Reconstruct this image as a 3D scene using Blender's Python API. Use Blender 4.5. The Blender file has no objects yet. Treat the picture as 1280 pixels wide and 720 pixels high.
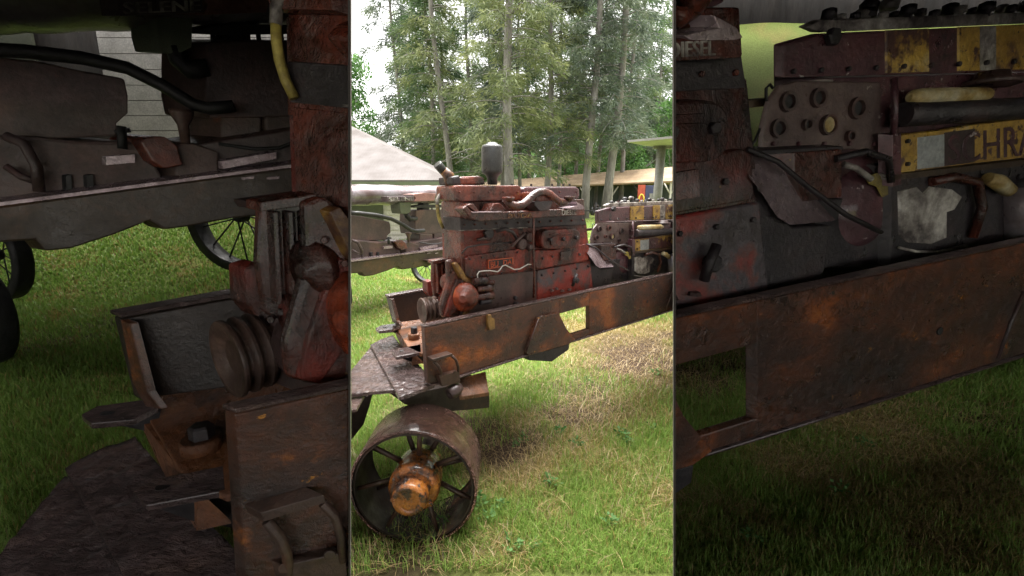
import bpy, bmesh, math, random
import numpy as np
from mathutils import Vector, Matrix

random.seed(7); rng = np.random.default_rng(11)
SC = bpy.context.scene
COL = SC.collection
CAMH = 1.5
PITCH = math.radians(11.6)
F = 560.0                       # focal length in pixels of the 1280-wide frame

# ------------------------------------------------------------------ camera
cam_d = bpy.data.cameras.new('camera'); cam = bpy.data.objects.new('camera', cam_d); COL.objects.link(cam)
cam.location = (0, 0, CAMH); cam.rotation_euler = (math.pi/2 - PITCH, 0, 0)
cam_d.sensor_width = 36; cam_d.lens = F/1280*36; cam_d.clip_start = 0.05; cam_d.clip_end = 1500
SC.camera = cam

# ------------------------------------------------------------------ light
SUN_EL, SUN_AZ = 74, 2
w = bpy.data.worlds.new('World'); SC.world = w; w.use_nodes = True
nt = w.node_tree; nt.nodes.clear()
sky = nt.nodes.new('ShaderNodeTexSky'); sky.sky_type = 'NISHITA'; sky.sun_disc = False
sky.sun_elevation = math.radians(SUN_EL); sky.sun_rotation = math.radians(SUN_AZ)
sky.air_density = 1.0; sky.dust_density = 6.0; sky.ozone_density = 1.0
mixw = nt.nodes.new('ShaderNodeMix'); mixw.data_type = 'RGBA'; mixw.inputs[0].default_value = 0.8
mixw.inputs[7].default_value = (9.4, 9.2, 9.0, 1)       # even white overcast cloud
bg = nt.nodes.new('ShaderNodeBackground'); bg.inputs[1].default_value = 0.085
ow = nt.nodes.new('ShaderNodeOutputWorld')
nt.links.new(sky.outputs[0], mixw.inputs[6]); nt.links.new(mixw.outputs[2], bg.inputs[0]); nt.links.new(bg.outputs[0], ow.inputs[0])
sd = bpy.data.lights.new('sun', 'SUN'); sun = bpy.data.objects.new('sun', sd); COL.objects.link(sun)
sd.energy = 5.0; sd.angle = math.radians(55); sd.color = (1, .97, .93)
az, el = math.radians(SUN_AZ), math.radians(SUN_EL)
sdir = Vector((math.sin(az)*math.cos(el), math.cos(az)*math.cos(el), math.sin(el)))
sun.rotation_euler = sdir.to_track_quat('Z', 'Y').to_euler()
SC.view_settings.view_transform = 'Standard'; SC.view_settings.look = 'None'
SC.view_settings.exposure = 2.03; SC.view_settings.gamma = 1
SC.cycles.max_bounces = 6; SC.cycles.diffuse_bounces = 4; SC.cycles.transparent_max_bounces = 6
SC.cycles.use_denoising = True

# ------------------------------------------------------------------ geometry of the view
CP, SP = math.cos(PITCH), math.sin(PITCH)
CAM = np.array([0, 0, CAMH])
FWD = np.array([0, CP, -SP]); UPV = np.array([0, SP, CP]); RGT = np.array([1., 0, 0])
def ray(u, v):
    return RGT*((u-640)/F) - UPV*((v-360)/F) + FWD
def atD(u, v, D):
    r = ray(u, v); return CAM + r*(D/r[1])
def ground_at(u, v, z=0.0):
    r = ray(u, v); return CAM + r*((CAMH-z)/-r[2])
ZOOM = 1280/405.0

class View:
    """a machine's own frame: a vertical side plane with heading ax; o = depth behind that plane"""
    def __init__(s, zoom, anchor, D, vpu, k, ms, lo, hi):
        s.z = ZOOM if zoom else 1.0; s.k = k; s.ms = ms; s.lo = lo; s.hi = hi
        a = (vpu-640)/F; b = (360-245)/F
        d = RGT*a*s.z + UPV*b*s.z + FWD; s.ax = d/np.linalg.norm(d)
        h = np.array([d[0], d[1], 0]); h /= np.linalg.norm(h); s.n = np.array([-h[1], h[0], 0])
        hc = RGT*a + UPV*b + FWD; hc = np.array([hc[0], hc[1], 0]); hc /= np.linalg.norm(hc); s.nc = np.array([-hc[1], hc[0], 0])
        cx, cy, cz = s.nc@RGT, s.nc@UPV, s.nc@FWD
        e = RGT*(cx/cz)*s.z + UPV*(cy/cz)*s.z + FWD; s.E = e/np.linalg.norm(e); s.En = float(s.E@s.n)
        A = atD(*s.m(*anchor), D); s.c = float(A@s.n)
        s.cc = None; s.base = None
    def m(s, u, v): return (640+(u-640)*s.z, 360+(v-360)*s.z)
    def p(s, u, v, o=0.0):
        r = ray(*s.m(u, v)); return CAM + r*((s.c + o*s.k*s.En)/(r@s.n))
    def sz(s, px, P): return px*s.z*float((P-CAM)@FWD)/F
    def q(s, u, v, o, dz=0.0, do=0.0, da=0.0):
        return s.p(u, v, o) + np.array([0, 0, dz*s.k]) + s.E*do*s.k + s.ax*da*s.k
EDGE_L, EDGE_R = 438.0, 842.0
VC = View(False, (530.7, 409.5), 1.95, 1312, 1.0, 1.0, EDGE_L, EDGE_R)
VL = View(True,  (530.7, 409.5), 1.28, 1312, 1.5, 2.0, None, EDGE_L)
VR = View(True,  (704, 390), 1.75, 1312, 1.45, 2.4, EDGE_R, None)
VC.pa = np.array([.84, .54, .02]); VC.pa /= np.linalg.norm(VC.pa)
VL.pa = np.array([.60, .79, .06]); VL.pa /= np.linalg.norm(VL.pa)
VR.pa = VL.pa
TC = View(False, (500, 330), 6.0, 1050, 1.0, 1.6, EDGE_L, EDGE_R)
TL = View(True,  (500, 330), 4.2, 1050, 1.6, 3.2, None, EDGE_L)
def o_of(u, v, z):      # how deep a pixel of the yard machine lies on the level z
    P = ground_at(u, v, z); return float(P@VC.n) - VC.c

def clip_bm(bm, lo, hi, off=0.004):
    for edge, sgn in ((lo, 1), (hi, -1)):
        if edge is None: continue
        a = (edge-640)/F
        N = (RGT - FWD*a)*sgn; N = N/np.linalg.norm(N)
        co = CAM + N*off
        bmesh.ops.bisect_plane(bm, geom=bm.verts[:]+bm.edges[:]+bm.faces[:], plane_co=Vector(co), plane_no=Vector(-N),
                               clear_outer=True, dist=1e-6)
        be = [e for e in bm.edges if len(e.link_faces) == 1 and all(abs(float((np.array(v.co)-co)@N)) < 1e-4 for v in e.verts)]
        if be:
            try: bmesh.ops.holes_fill(bm, edges=be, sides=0)
            except Exception: pass

# ------------------------------------------------------------------ materials
_M = {}
def nodes_new(name):
    m = bpy.data.materials.new(name); m.use_nodes = True; nt = m.node_tree; nt.nodes.clear()
    out = nt.nodes.new('ShaderNodeOutputMaterial'); b = nt.nodes.new('ShaderNodeBsdfPrincipled'); nt.links.new(b.outputs[0], out.inputs[0])
    return m, nt, b, out
def paint(name, stops, scale=6, rough=(.3, .6), metal=0, bump=.3, bscale=60, specks=None, spot=None, detail=6, stretch=(1, 1, 1), ms=1.0, spec=.5, coat=0, bd=1.0):
    """worn paint / rust: palette by noise, second speck layer, uneven gloss, bump"""
    key = (name, ms)
    if key in _M: return _M[key]
    m, nt, b, out = nodes_new(name); L = nt.links.new
    tc = nt.nodes.new('ShaderNodeTexCoord'); mp = nt.nodes.new('ShaderNodeMapping'); L(tc.outputs['Object'], mp.inputs[0])
    mp.inputs['Scale'].default_value = tuple(s/ms for s in stretch)
    def noise(sc, det=6, ro=.6, dist=0.3):
        n = nt.nodes.new('ShaderNodeTexNoise'); n.inputs['Scale'].default_value = sc; n.inputs['Detail'].default_value = det
        n.inputs['Roughness'].default_value = ro; n.inputs['Distortion'].default_value = dist; L(mp.outputs[0], n.inputs['Vector']); return n
    n1 = noise(scale, detail, .65)
    r = nt.nodes.new('ShaderNodeValToRGB'); L(n1.outputs[0], r.inputs[0])
    while len(r.color_ramp.elements) > 1: r.color_ramp.elements.remove(r.color_ramp.elements[-1])
    r.color_ramp.elements[0].position = stops[0][0]; r.color_ramp.elements[0].color = (*stops[0][1], 1)
    for p, c in stops[1:]:
        e = r.color_ramp.elements.new(p); e.color = (*c, 1)
    cur = r.outputs[0]
    for sp in (specks or []):
        sc, thr, wid, c = sp
        n2 = noise(sc, 5, .7, .1); mr = nt.nodes.new('ShaderNodeMapRange'); L(n2.outputs[0], mr.inputs[0])
        mr.inputs[1].default_value = thr; mr.inputs[2].default_value = thr+wid
        mx = nt.nodes.new('ShaderNodeMix'); mx.data_type = 'RGBA'; L(mr.outputs[0], mx.inputs[0]); L(cur, mx.inputs[6]); mx.inputs[7].default_value = (*c, 1)
        cur = mx.outputs[2]
    nf = noise(bscale*1.7, 4, .7); hv = nt.nodes.new('ShaderNodeMapRange'); L(nf.outputs[0], hv.inputs[0])
    hv.inputs[1].default_value = .3; hv.inputs[2].default_value = .7; hv.inputs[3].default_value = .7; hv.inputs[4].default_value = 1.25
    mm = nt.nodes.new('ShaderNodeVectorMath'); mm.operation = 'SCALE'; L(cur, mm.inputs[0]); L(hv.outputs[0], mm.inputs['Scale'])
    L(mm.outputs[0], b.inputs['Base Color'])
    n3 = noise(scale*2.3, 5); mr = nt.nodes.new('ShaderNodeMapRange'); L(n3.outputs[0], mr.inputs[0]); mr.inputs[1].default_value = .35; mr.inputs[2].default_value = .65
    mr.inputs[3].default_value = rough[0]; mr.inputs[4].default_value = rough[1]; L(mr.outputs[0], b.inputs['Roughness'])
    b.inputs['Metallic'].default_value = metal; b.inputs['Specular IOR Level'].default_value = spec; b.inputs['Coat Weight'].default_value = coat; b.inputs['Coat Roughness'].default_value = .12
    nb = noise(bscale, 6, .7); bp = nt.nodes.new('ShaderNodeBump'); bp.inputs['Strength'].default_value = bump; bp.inputs['Distance'].default_value = .01*ms*bd
    L(nb.outputs[0], bp.inputs['Height']); L(bp.outputs[0], b.inputs['Normal'])
    _M[key] = m; return m
DK = (.022, .015, .012); RUST = (.085, .032, .014); ORG = (.30, .10, .018); RED = (.22, .035, .022); YEL = (.50, .33, .05)
def M_frame(ms=1): return paint('wet_rusty_beam_steel', [(.32, (.016, .010, .008)), (.46, (.045, .017, .009)), (.56, (.095, .028, .010)), (.64, (.23, .06, .011)), (.76, ORG)], 4.2, (.2, .5), 0, .5, 45, [(9, .62, .10, (.26, .08, .012)), (30, .66, .05, (.42, .18, .02)), (60, .64, .05, (.02, .012, .01))], ms=ms, stretch=(.9, .9, 1.1), bd=1.5, coat=.25)
def M_deck(ms=1): return paint('wet_rippled_deck_steel', [(.3, (.06, .04, .04)), (.5, (.12, .08, .078)), (.7, (.18, .11, .09))], 5, (.10, .28), .3, 1.6, 26, stretch=(.7, 1.9, 1), ms=ms, coat=.6, bd=2)
def M_floor(ms=1): return paint('orange_brown_wet_rust', [(.3, (.04, .02, .012)), (.5, (.13, .05, .022)), (.7, (.22, .09, .035))], 6, (.15, .5), 0, .8, 50, ms=ms)
def M_red(ms=1): return paint('flaking_red_engine_paint', [(.38, (.016, .010, .010)), (.46, (.06, .017, .012)), (.53, (.14, .021, .014)), (.63, (.24, .033, .020)), (.75, (.10, .033, .02))], 4, (.12, .45), 0, .6, 24, [(9, .66, .05, (.06, .05, .05)), (17, .70, .03, (.38, .24, .06)), (50, .68, .05, (.3, .15, .1))], ms=ms, stretch=(1, 1, .7), bd=2.5, coat=.15, spec=.4)
def M_brownred(ms=1): return paint('dark_brown_red_casting', [(.36, (.014, .008, .007)), (.49, (.065, .019, .013)), (.61, (.15, .032, .018)), (.75, (.26, .07, .022))], 5, (.10, .35), 0, .5, 24, [(22, .68, .04, YEL), (7, .62, .08, (.016, .010, .010))], ms=ms, coat=.25, bd=2)
def M_grime(ms=1): return paint('black_oily_grime', [(.3, (.012, .011, .014)), (.55, (.03, .024, .027)), (.75, (.06, .03, .025))], 7, (.25, .6), 0, .4, 60, [(15, .68, .04, (.12, .10, .10))], ms=ms)
def M_crank(ms=1): return paint('grey_purple_worn_crankcase', [(.3, (.028, .018, .018)), (.5, (.065, .040, .038)), (.7, (.13, .055, .045))], 5, (.25, .55), 0, .3, 50, ms=ms)
def M_patch(ms=1): return paint('red_and_blue_grey_patchy_paint', [(.34, (.03, .02, .022)), (.42, (.07, .06, .07)), (.47, (.13, .05, .045)), (.54, (.24, .032, .026)), (.75, (.24, .05, .035))], 6, (.2, .5), 0, .3, 50, ms=ms)
def M_maroon(ms=1): return paint('maroon_paint_with_white_chips', [(.3, (.03, .014, .02)), (.5, (.075, .028, .036)), (.7, (.12, .04, .045))], 6, (.25, .5), 0, .3, 60, [(30, .64, .02, (.42, .38, .38)), (9, .60, .06, (.025, .015, .018))], ms=ms, bd=2, coat=.35)
def M_stripe(ms=1): return paint('worn_yellow_paint', [(.36, (.08, .04, .03)), (.44, (.32, .19, .04)), (.58, (.48, .31, .06)), (.72, (.40, .36, .28))], 7, (.25, .55), 0, .4, 50, [(20, .57, .05, (.07, .03, .03)), (6, .54, .06, (.08, .035, .03)), (45, .6, .05, (.05, .025, .02))], ms=ms)
def M_cream(ms=1): return paint('chalky_cream_paint', [(.38, (.10, .05, .03)), (.46, (.34, .24, .08)), (.58, (.48, .42, .26)), (.7, (.5, .48, .42))], 8, (.3, .6), ms=ms)
def M_pale(ms=1): return paint('weathered_pale_and_highlight_paint', [(.38, (.05, .04, .04)), (.5, (.22, .20, .18)), (.65, (.5, .48, .44))], 14, (.3, .6), ms=ms)
def M_steel(ms=1): return paint('wet_bare_steel_guard', [(.3, (.16, .11, .12)), (.5, (.32, .25, .27)), (.7, (.42, .36, .38))], 8, (.12, .35), .5, .3, 40, ms=ms)
def M_grey(ms=1): return paint('grey_brown_oxidised_tractor', [(.3, (.03, .020, .018)), (.5, (.07, .045, .04)), (.7, (.13, .07, .058))], 4, (.3, .6), 0, .3, 40, [(12, .66, .05, (.16, .06, .04))], ms=ms)
def M_tbeam(ms=1): return paint('olive_brown_chassis_rail', [(.3, (.028, .019, .013)), (.5, (.055, .036, .022)), (.7, (.12, .055, .025))], 4, (.25, .5), 0, .3, 40, ms=ms)
def M_tank(ms=1): return paint('dented_lilac_grey_hood_metal', [(.3, (.10, .05, .045)), (.44, (.17, .13, .135)), (.56, (.26, .24, .265)), (.72, (.31, .29, .32))], 2.6, (.2, .4), .3, .6, 5, ms=ms)
def M_black(ms=1): return paint('matt_black_rubber', [(.3, (.008, .008, .009)), (.7, (.025, .024, .024))], 10, (.4, .7), ms=ms)
def M_filter(ms=1): return paint('dark_grey_filter_bowl', [(.3, (.012, .013, .014)), (.55, (.03, .032, .03)), (.68, (.05, .05, .045)), (.78, (.18, .18, .14))], 9, (.25, .5), ms=ms)
def M_yrust(ms=1): return paint('yellow_over_rust', [(.3, DK), (.45, (.10, .04, .02)), (.62, (.28, .16, .035)), (.75, (.2, .07, .02))], 14, (.2, .5), ms=ms)
def M_hub(ms=1): return paint('bright_orange_rusty_hub', [(.36, (.015, .01, .01)), (.43, (.08, .03, .012)), (.50, (.27, .085, .015)), (.60, (.40, .14, .02)), (.66, (.06, .02, .015))], 11, (.12, .4), 0, 1.0, 40, [(30, .57, .04, (.015, .01, .01)), (8, .6, .04, (.10, .06, .07))], coat=.5)
def M_tread(ms=1): return paint('wet_pitted_iron_rim', [(.3, (.07, .035, .03)), (.5, (.15, .07, .055)), (.7, (.22, .11, .075))], 4, (.12, .35), .5, 1.6, 30, coat=.3, bd=6)
def M_inner(ms=1): return paint('dark_iron_inner_wheel', [(.3, (.012, .008, .007)), (.55, (.03, .018, .014)), (.72, (.10, .035, .014))], 6, (.4, .8), 0, .5, 40)
def M_spoke(ms=1): return paint('rusted_iron_spoke', [(.3, (.025, .014, .011)), (.6, (.06, .03, .02)), (.75, (.12, .04, .02))], 10, (.3, .6), 0, .4, 40)
def M_wire(ms=1): return paint('bare_white_wire', [(.3, (.5, .48, .45)), (.7, (.7, .68, .66))], 10, (.3, .5), ms=ms)
def M_ygreen(ms=1): return paint('yellow_hose_wrap', [(.36, (.04, .03, .02)), (.48, (.22, .17, .04)), (.6, (.42, .34, .08))], 10, (.4, .6), ms=ms)
def M_letter(ms=1): return paint('orange_cast_letters', [(.3, (.30, .05, .02)), (.7, (.48, .10, .04))], 20, (.3, .5), ms=ms)
def M_letterw(ms=1): return paint('worn_white_letters', [(.35, (.12, .1, .1)), (.6, (.6, .57, .55))], 30, (.3, .5), ms=ms)
def M_letterd(ms=1): return paint('dark_painted_letters', [(.35, (.05, .015, .02)), (.7, (.11, .03, .035))], 20, (.3, .5), ms=ms)
def M_plate(ms=1): return paint('grey_cast_name_plate', [(.3, (.06, .045, .05)), (.7, (.12, .09, .1))], 12, (.3, .5), ms=ms)
M_concrete = lambda: paint('grey_galvanised_post', [(.3, (.15, .14, .135)), (.7, (.24, .23, .22))], 3, (.4, .7), 0, .1, 20)
M_white = lambda: paint('white_painted_board', [(.3, (.42, .39, .35)), (.7, (.62, .58, .53))], 3, (.4, .7), 0, .1, 20)
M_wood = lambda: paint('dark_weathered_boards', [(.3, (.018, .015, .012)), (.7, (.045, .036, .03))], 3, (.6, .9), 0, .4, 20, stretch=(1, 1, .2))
M_olive = lambda: paint('olive_green_wall_paint', [(.3, (.05, .055, .035)), (.7, (.075, .08, .05))], 2, (.6, .9))
M_eave = lambda: paint('green_grey_fascia', [(.3, (.10, .12, .08)), (.7, (.15, .17, .11))], 2, (.5, .8))

# ------------------------------------------------------------------ mesh builder
def tag(o, label=None, cat=None, group=None, kind=None):
    if label: o['label'] = label
    if cat: o['category'] = cat
    if group: o['group'] = group
    if kind: o['kind'] = kind
    return o
def thing(name, label, cat, loc, group=None):
    o = bpy.data.objects.new(name, None); COL.objects.link(o); o.location = Vector(loc); o.empty_display_size = .2
    return tag(o, label, cat, group)
def origin(o):
    while o.parent: o = o.parent
    return np.array(o.location)

class MB:
    def __init__(s): s.v = []; s.f = []; s.sm = []
    def add(s, vs, fs, smooth=False):
        b = len(s.v); s.v += [tuple(map(float, x)) for x in vs]; s.f += [tuple(b+i for i in f) for f in fs]; s.sm += [smooth]*len(fs); return s
    def slab(s, pts, vec):
        n = len(pts); vec = np.array(vec, float); pts = [np.array(p, float) for p in pts]
        return s.add(pts+[p+vec for p in pts], [tuple(range(n)), tuple(range(2*n-1, n-1, -1))]+[(i, i+n, (i+1) % n+n, (i+1) % n) for i in range(n)])
    def prism(s, V, poly, o0, o1):
        return s.slab([V.p(u, v, o0) for u, v in poly], V.E*(o1-o0)*V.k)
    def loft(s, rings, cap=True, smooth=True):
        n = len(rings[0]); vs = [p for r in rings for p in r]; fs = []
        for i in range(len(rings)-1):
            for j in range(n): fs.append((i*n+j, i*n+(j+1) % n, (i+1)*n+(j+1) % n, (i+1)*n+j))
        b = len(s.v); s.add(vs, fs, smooth)
        if cap:
            s.f += [tuple(b+j for j in range(n-1, -1, -1)), tuple(b+(len(rings)-1)*n+j for j in range(n))]; s.sm += [False, False]
        return s
    def tube(s, pts, rad, n=12, cap=True, smooth=True):
        pts = [np.array(p, float) for p in pts]
        if not hasattr(rad, '__len__'): rad = [rad]*len(pts)
        rings = []; up = None
        for i, p in enumerate(pts):
            d = pts[min(i+1, len(pts)-1)]-pts[max(i-1, 0)]; L = np.linalg.norm(d); d = d/L if L > 1e-9 else np.array([0, 0, 1.])
            if up is None: up = np.array([0, 0, 1.]) if abs(d[2]) < .9 else np.array([1., 0, 0])
            a = np.cross(d, up); a /= np.linalg.norm(a); c = np.cross(a, d); up = c
            rings.append([p+rad[i]*(a*math.cos(t)+c*math.sin(t)) for t in np.linspace(0, 2*math.pi, n, endpoint=False)])
        return s.loft(rings, cap, smooth)
    def lathe(s, P, axis, prof, n=24, smooth=True):
        """prof: list of (distance along axis, radius)"""
        P = np.array(P, float); d = np.array(axis, float); d /= np.linalg.norm(d)
        up = np.array([0, 0, 1.]) if abs(d[2]) < .9 else np.array([1., 0, 0])
        a = np.cross(d, up); a /= np.linalg.norm(a); c = np.cross(a, d)
        rings = [[P+d*h+max(r, 1e-4)*(a*math.cos(t)+c*math.sin(t)) for t in np.linspace(0, 2*math.pi, n, endpoint=False)] for h, r in prof]
        return s.loft(rings, True, smooth)
    def box(s, c, sz, R=None):
        c = np.array(c, float); h = np.array(sz, float)/2
        vs = [np.array([x, y, z])*h for x in (-1, 1) for y in (-1, 1) for z in (-1, 1)]
        if R is not None: vs = [R@x for x in vs]
        return s.add([c+x for x in vs], [(0, 1, 3, 2), (4, 6, 7, 5), (0, 4, 5, 1), (2, 3, 7, 6), (0, 2, 6, 4), (1, 5, 7, 3)])
    def build(s, name, mat, parent=None, clip=None, bevel=0, sub=0, seg=2):
        if not s.v: return None
        bm = bmesh.new(); vv = [bm.verts.new(x) for x in s.v]
        for f, sm in zip(s.f, s.sm):
            try: fc = bm.faces.new([vv[i] for i in f]); fc.smooth = sm
            except ValueError: pass
        bmesh.ops.recalc_face_normals(bm, faces=bm.faces)
        if clip: clip_bm(bm, *clip)
        if not bm.faces: bm.free(); return None
        if parent is not None: bmesh.ops.translate(bm, verts=bm.verts, vec=Vector(-origin(parent)))
        me = bpy.data.meshes.new(name); bm.to_mesh(me); bm.free()
        if mat: me.materials.append(mat)
        o = bpy.data.objects.new(name, me); COL.objects.link(o)
        if parent is not None: o.parent = parent
        if bevel:
            m = o.modifiers.new('bevel', 'BEVEL'); m.width = bevel; m.segments = seg; m.limit_method = 'ANGLE'; m.angle_limit = math.radians(35)
        return o
def part(V, root, name, mat, fn, bevel=.004, label=None):
    """one part of a machine: fn(MB) draws it; it is cut off where the machine ends at the shed side"""
    m = MB(); fn(m)
    o = m.build(name, mat, root, clip=(V.lo, V.hi), bevel=bevel*V.k)
    if o and label: o['label'] = label
    return o
def text(V, root, s, quad, o, mat, name='lettering', depth=.004, body=None):
    """raised letters stretched over a quad given by its px corners: TL, TR, BR, BL"""
    cu = bpy.data.curves.new('t', 'FONT'); cu.body = s; cu.extrude = 0; cu.resolution_u = 3
    ob = bpy.data.objects.new('t', cu); COL.objects.link(ob)
    me = bpy.data.meshes.new_from_object(ob.evaluated_get(bpy.context.evaluated_depsgraph_get()))
    bpy.data.objects.remove(ob)
    co = [v.co.copy() for v in me.vertices]; fs = [tuple(p.vertices) for p in me.polygons]
    x0, x1 = min(c.x for c in co), max(c.x for c in co); y0, y1 = min(c.y for c in co), max(c.y for c in co)
    P = [V.p(u, v, o) for u, v in quad]
    pts = []
    for c in co:
        a = (c.x-x0)/(x1-x0); b = (c.y-y0)/(y1-y0)
        pts.append((P[3]*(1-a)+P[2]*a)*(1-b) + (P[0]*(1-a)+P[1]*a)*b)
    m = MB(); m.add(pts, fs); n = len(pts); m.add([p - V.E*depth*V.k for p in pts], fs)
    edges = {}
    for f in fs:
        for i in range(len(f)):
            e = (f[i], f[(i+1) % len(f)]); k = tuple(sorted(e)); edges[k] = None if k in edges else e
    m.f += [(e[0], e[1], e[1]+n, e[0]+n) for e in edges.values() if e]; m.sm += [False]*(len(m.f)-len(m.sm))
    return m.build(name, mat, root, clip=(V.lo, V.hi))
def ripple(o, V):
    """wavy rolled and pitted surface on a plate"""
    if not o: return
    bm = bmesh.new(); bm.from_mesh(o.data)
    bmesh.ops.triangulate(bm, faces=bm.faces[:])
    for _ in range(7):
        es = [e for e in bm.edges if e.calc_length() > .016*V.ms]
        if not es: break
        bmesh.ops.subdivide_edges(bm, edges=es, cuts=1, use_grid_fill=False); bmesh.ops.triangulate(bm, faces=bm.faces[:])
    from mathutils import noise as mn
    for v in bm.verts:
        c = v.co/V.ms; v.co.z += V.ms*.0045*(mn.noise(Vector((c.x*22+c.y*22, (c.y-c.x)*55, 0)))+.6*mn.noise(Vector((c.x*60, c.y*60, 4))))
    for f in bm.faces: f.smooth = abs(f.normal.z) > .5
    bm.to_mesh(o.data); bm.free()
def disc(m, V, u, v, o, rpx, depth=.01, n=16, axis=None, hole=0):
    P = V.p(u, v, o); r = V.sz(rpx, P); ax = -V.n if axis is None else axis
    if hole: m.lathe(P, ax, [(0, r), (depth*V.k, r), (depth*V.k, r*hole), (.002*V.k, r*hole*.95)], n, False)
    else: m.lathe(P, ax, [(0, r), (depth*V.k*.8, r), (depth*V.k, r*.8)], n, False)
    return m

# ==================================================================  THE SETTING
def smooth2(x, y, s, seed):
    return (np.sin(x*s+seed*1.3+1.7*np.sin(y*s*.7+seed)) + np.sin(y*s*1.1+seed*2.1+1.3*np.sin(x*s*.9+seed*.5)) + np.sin((x+y)*s*1.9+seed)*.5)/2.5
patches = []
for (u, v, r, kind, st) in [(778, 420, 1.0, 'straw', 1.0), (815, 445, .9, 'soil_and_shade', 1.0), (760, 465, .5, 'soil_and_shade', .7), (720, 500, .3, 'soil_and_shade', .6), (600, 545, .42, 'soil_and_shade', 1.0), (560, 500, .5, 'soil_and_shade', .9), (640, 590, .22, 'straw', .9), (690, 470, .45, 'soil_and_shade', .6), (740, 520, .3, 'straw', .6), (460, 610, .4, 'soil_and_shade', .6), (835, 620, .12, 'straw', .7), (515, 680, .3, 'soil_and_shade', .9),  # dark entries round the wheel paint in shade under the frame
                          (690, 640, .12, 'straw', .5), (760, 590, .15, 'straw', .45), (450, 380, 1.2, 'soil_and_shade', .35), (620, 690, .15, 'straw', .6), (800, 500, .3, 'straw', .7),
                          (625, 560, .22, 'soil_and_shade', 1.0), (660, 540, .28, 'soil_and_shade', .9), (700, 515, .34, 'soil_and_shade', .95), (735, 490, .45, 'soil_and_shade', .9), (775, 470, .5, 'soil_and_shade', .85), (820, 470, .4, 'straw', .8), (670, 575, .2, 'straw', .9), (720, 545, .2, 'straw', .7), (1080, 520, .45, 'straw', .9), (1020, 590, .3, 'straw', .8), (1180, 600, .45, 'straw', .8), (1230, 520, .5, 'soil_and_shade', .7), (1260, 640, .25, 'straw', .6), (1150, 680, .15, 'soil_and_shade', .5), (1200, 690, .15, 'straw', .6), (1100, 640, .3, 'straw', .6),
                          (60, 430, .45, 'soil_and_shade', .7), (130, 400, .6, 'soil_and_shade', .5)]:
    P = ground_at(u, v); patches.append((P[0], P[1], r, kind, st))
def lawn(x, y):
    """0..1 weights (straw, soil) over the lawn"""
    x = np.asarray(x, float); y = np.asarray(y, float); straw = np.zeros_like(x); soil_and_shade = np.zeros_like(x)
    wob = .35*smooth2(x, y, 5.0, 3)+.2*smooth2(x, y, 13, 5)
    for px, py, r, k, st in patches:
        d = np.hypot(x-px, y-py)/r; wgt = np.clip(1.35-d+wob, 0, 1)*st
        if k == 'straw': straw = np.maximum(straw, wgt)
        else: soil_and_shade = np.maximum(soil_and_shade, wgt)
    straw = np.maximum(straw, np.clip(.6*smooth2(x, y, 3.1, 9)+.35*smooth2(x, y, 11, 2)-.08, 0, .7))
    return np.clip(straw, 0, 1), np.clip(soil_and_shade, 0, 1)
GREEN = np.array([.13, .17, .04]); STRAW = np.array([.30, .22, .08]); SOIL_AND_SHADE = np.array([.055, .035, .022])
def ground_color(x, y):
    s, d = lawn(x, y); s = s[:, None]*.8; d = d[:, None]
    c = GREEN*(1-s)+STRAW*.75*s; c = c*(1-d)+SOIL_AND_SHADE*d
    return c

def mat_ground():
    m, nt, b, out = nodes_new('lawn_soil_shade_and_grass'); L = nt.links.new
    at = nt.nodes.new('ShaderNodeVertexColor'); at.layer_name = 'lawn'
    tc = nt.nodes.new('ShaderNodeTexCoord')
    n = nt.nodes.new('ShaderNodeTexNoise'); n.inputs['Scale'].default_value = 45; n.inputs['Detail'].default_value = 8; n.inputs['Roughness'].default_value = .75; L(tc.outputs['Object'], n.inputs['Vector'])
    n2 = nt.nodes.new('ShaderNodeTexNoise'); n2.inputs['Scale'].default_value = .35; n2.inputs['Detail'].default_value = 6; L(tc.outputs['Object'], n2.inputs['Vector'])
    mr = nt.nodes.new('ShaderNodeMapRange'); L(n.outputs[0], mr.inputs[0]); mr.inputs[1].default_value = .3; mr.inputs[2].default_value = .7; mr.inputs[3].default_value = .6; mr.inputs[4].default_value = 1.5
    m2 = nt.nodes.new('ShaderNodeMapRange'); L(n2.outputs[0], m2.inputs[0]); m2.inputs[1].default_value = .3; m2.inputs[2].default_value = .7; m2.inputs[3].default_value = .8; m2.inputs[4].default_value = 1.25
    mu = nt.nodes.new('ShaderNodeMath'); mu.operation = 'MULTIPLY'; L(mr.outputs[0], mu.inputs[0]); L(m2.outputs[0], mu.inputs[1])
    vm = nt.nodes.new('ShaderNodeVectorMath'); vm.operation = 'SCALE'; L(at.outputs[0], vm.inputs[0]); L(mu.outputs[0], vm.inputs['Scale']); L(vm.outputs[0], b.inputs['Base Color'])
    b.inputs['Roughness'].default_value = .95; b.inputs['Specular IOR Level'].default_value = .2
    bp = nt.nodes.new('ShaderNodeBump'); bp.inputs['Strength'].default_value = .8; bp.inputs['Distance'].default_value = .03; L(n.outputs[0], bp.inputs['Height']); L(bp.outputs[0], b.inputs['Normal'])
    return m
MG = mat_ground()
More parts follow.
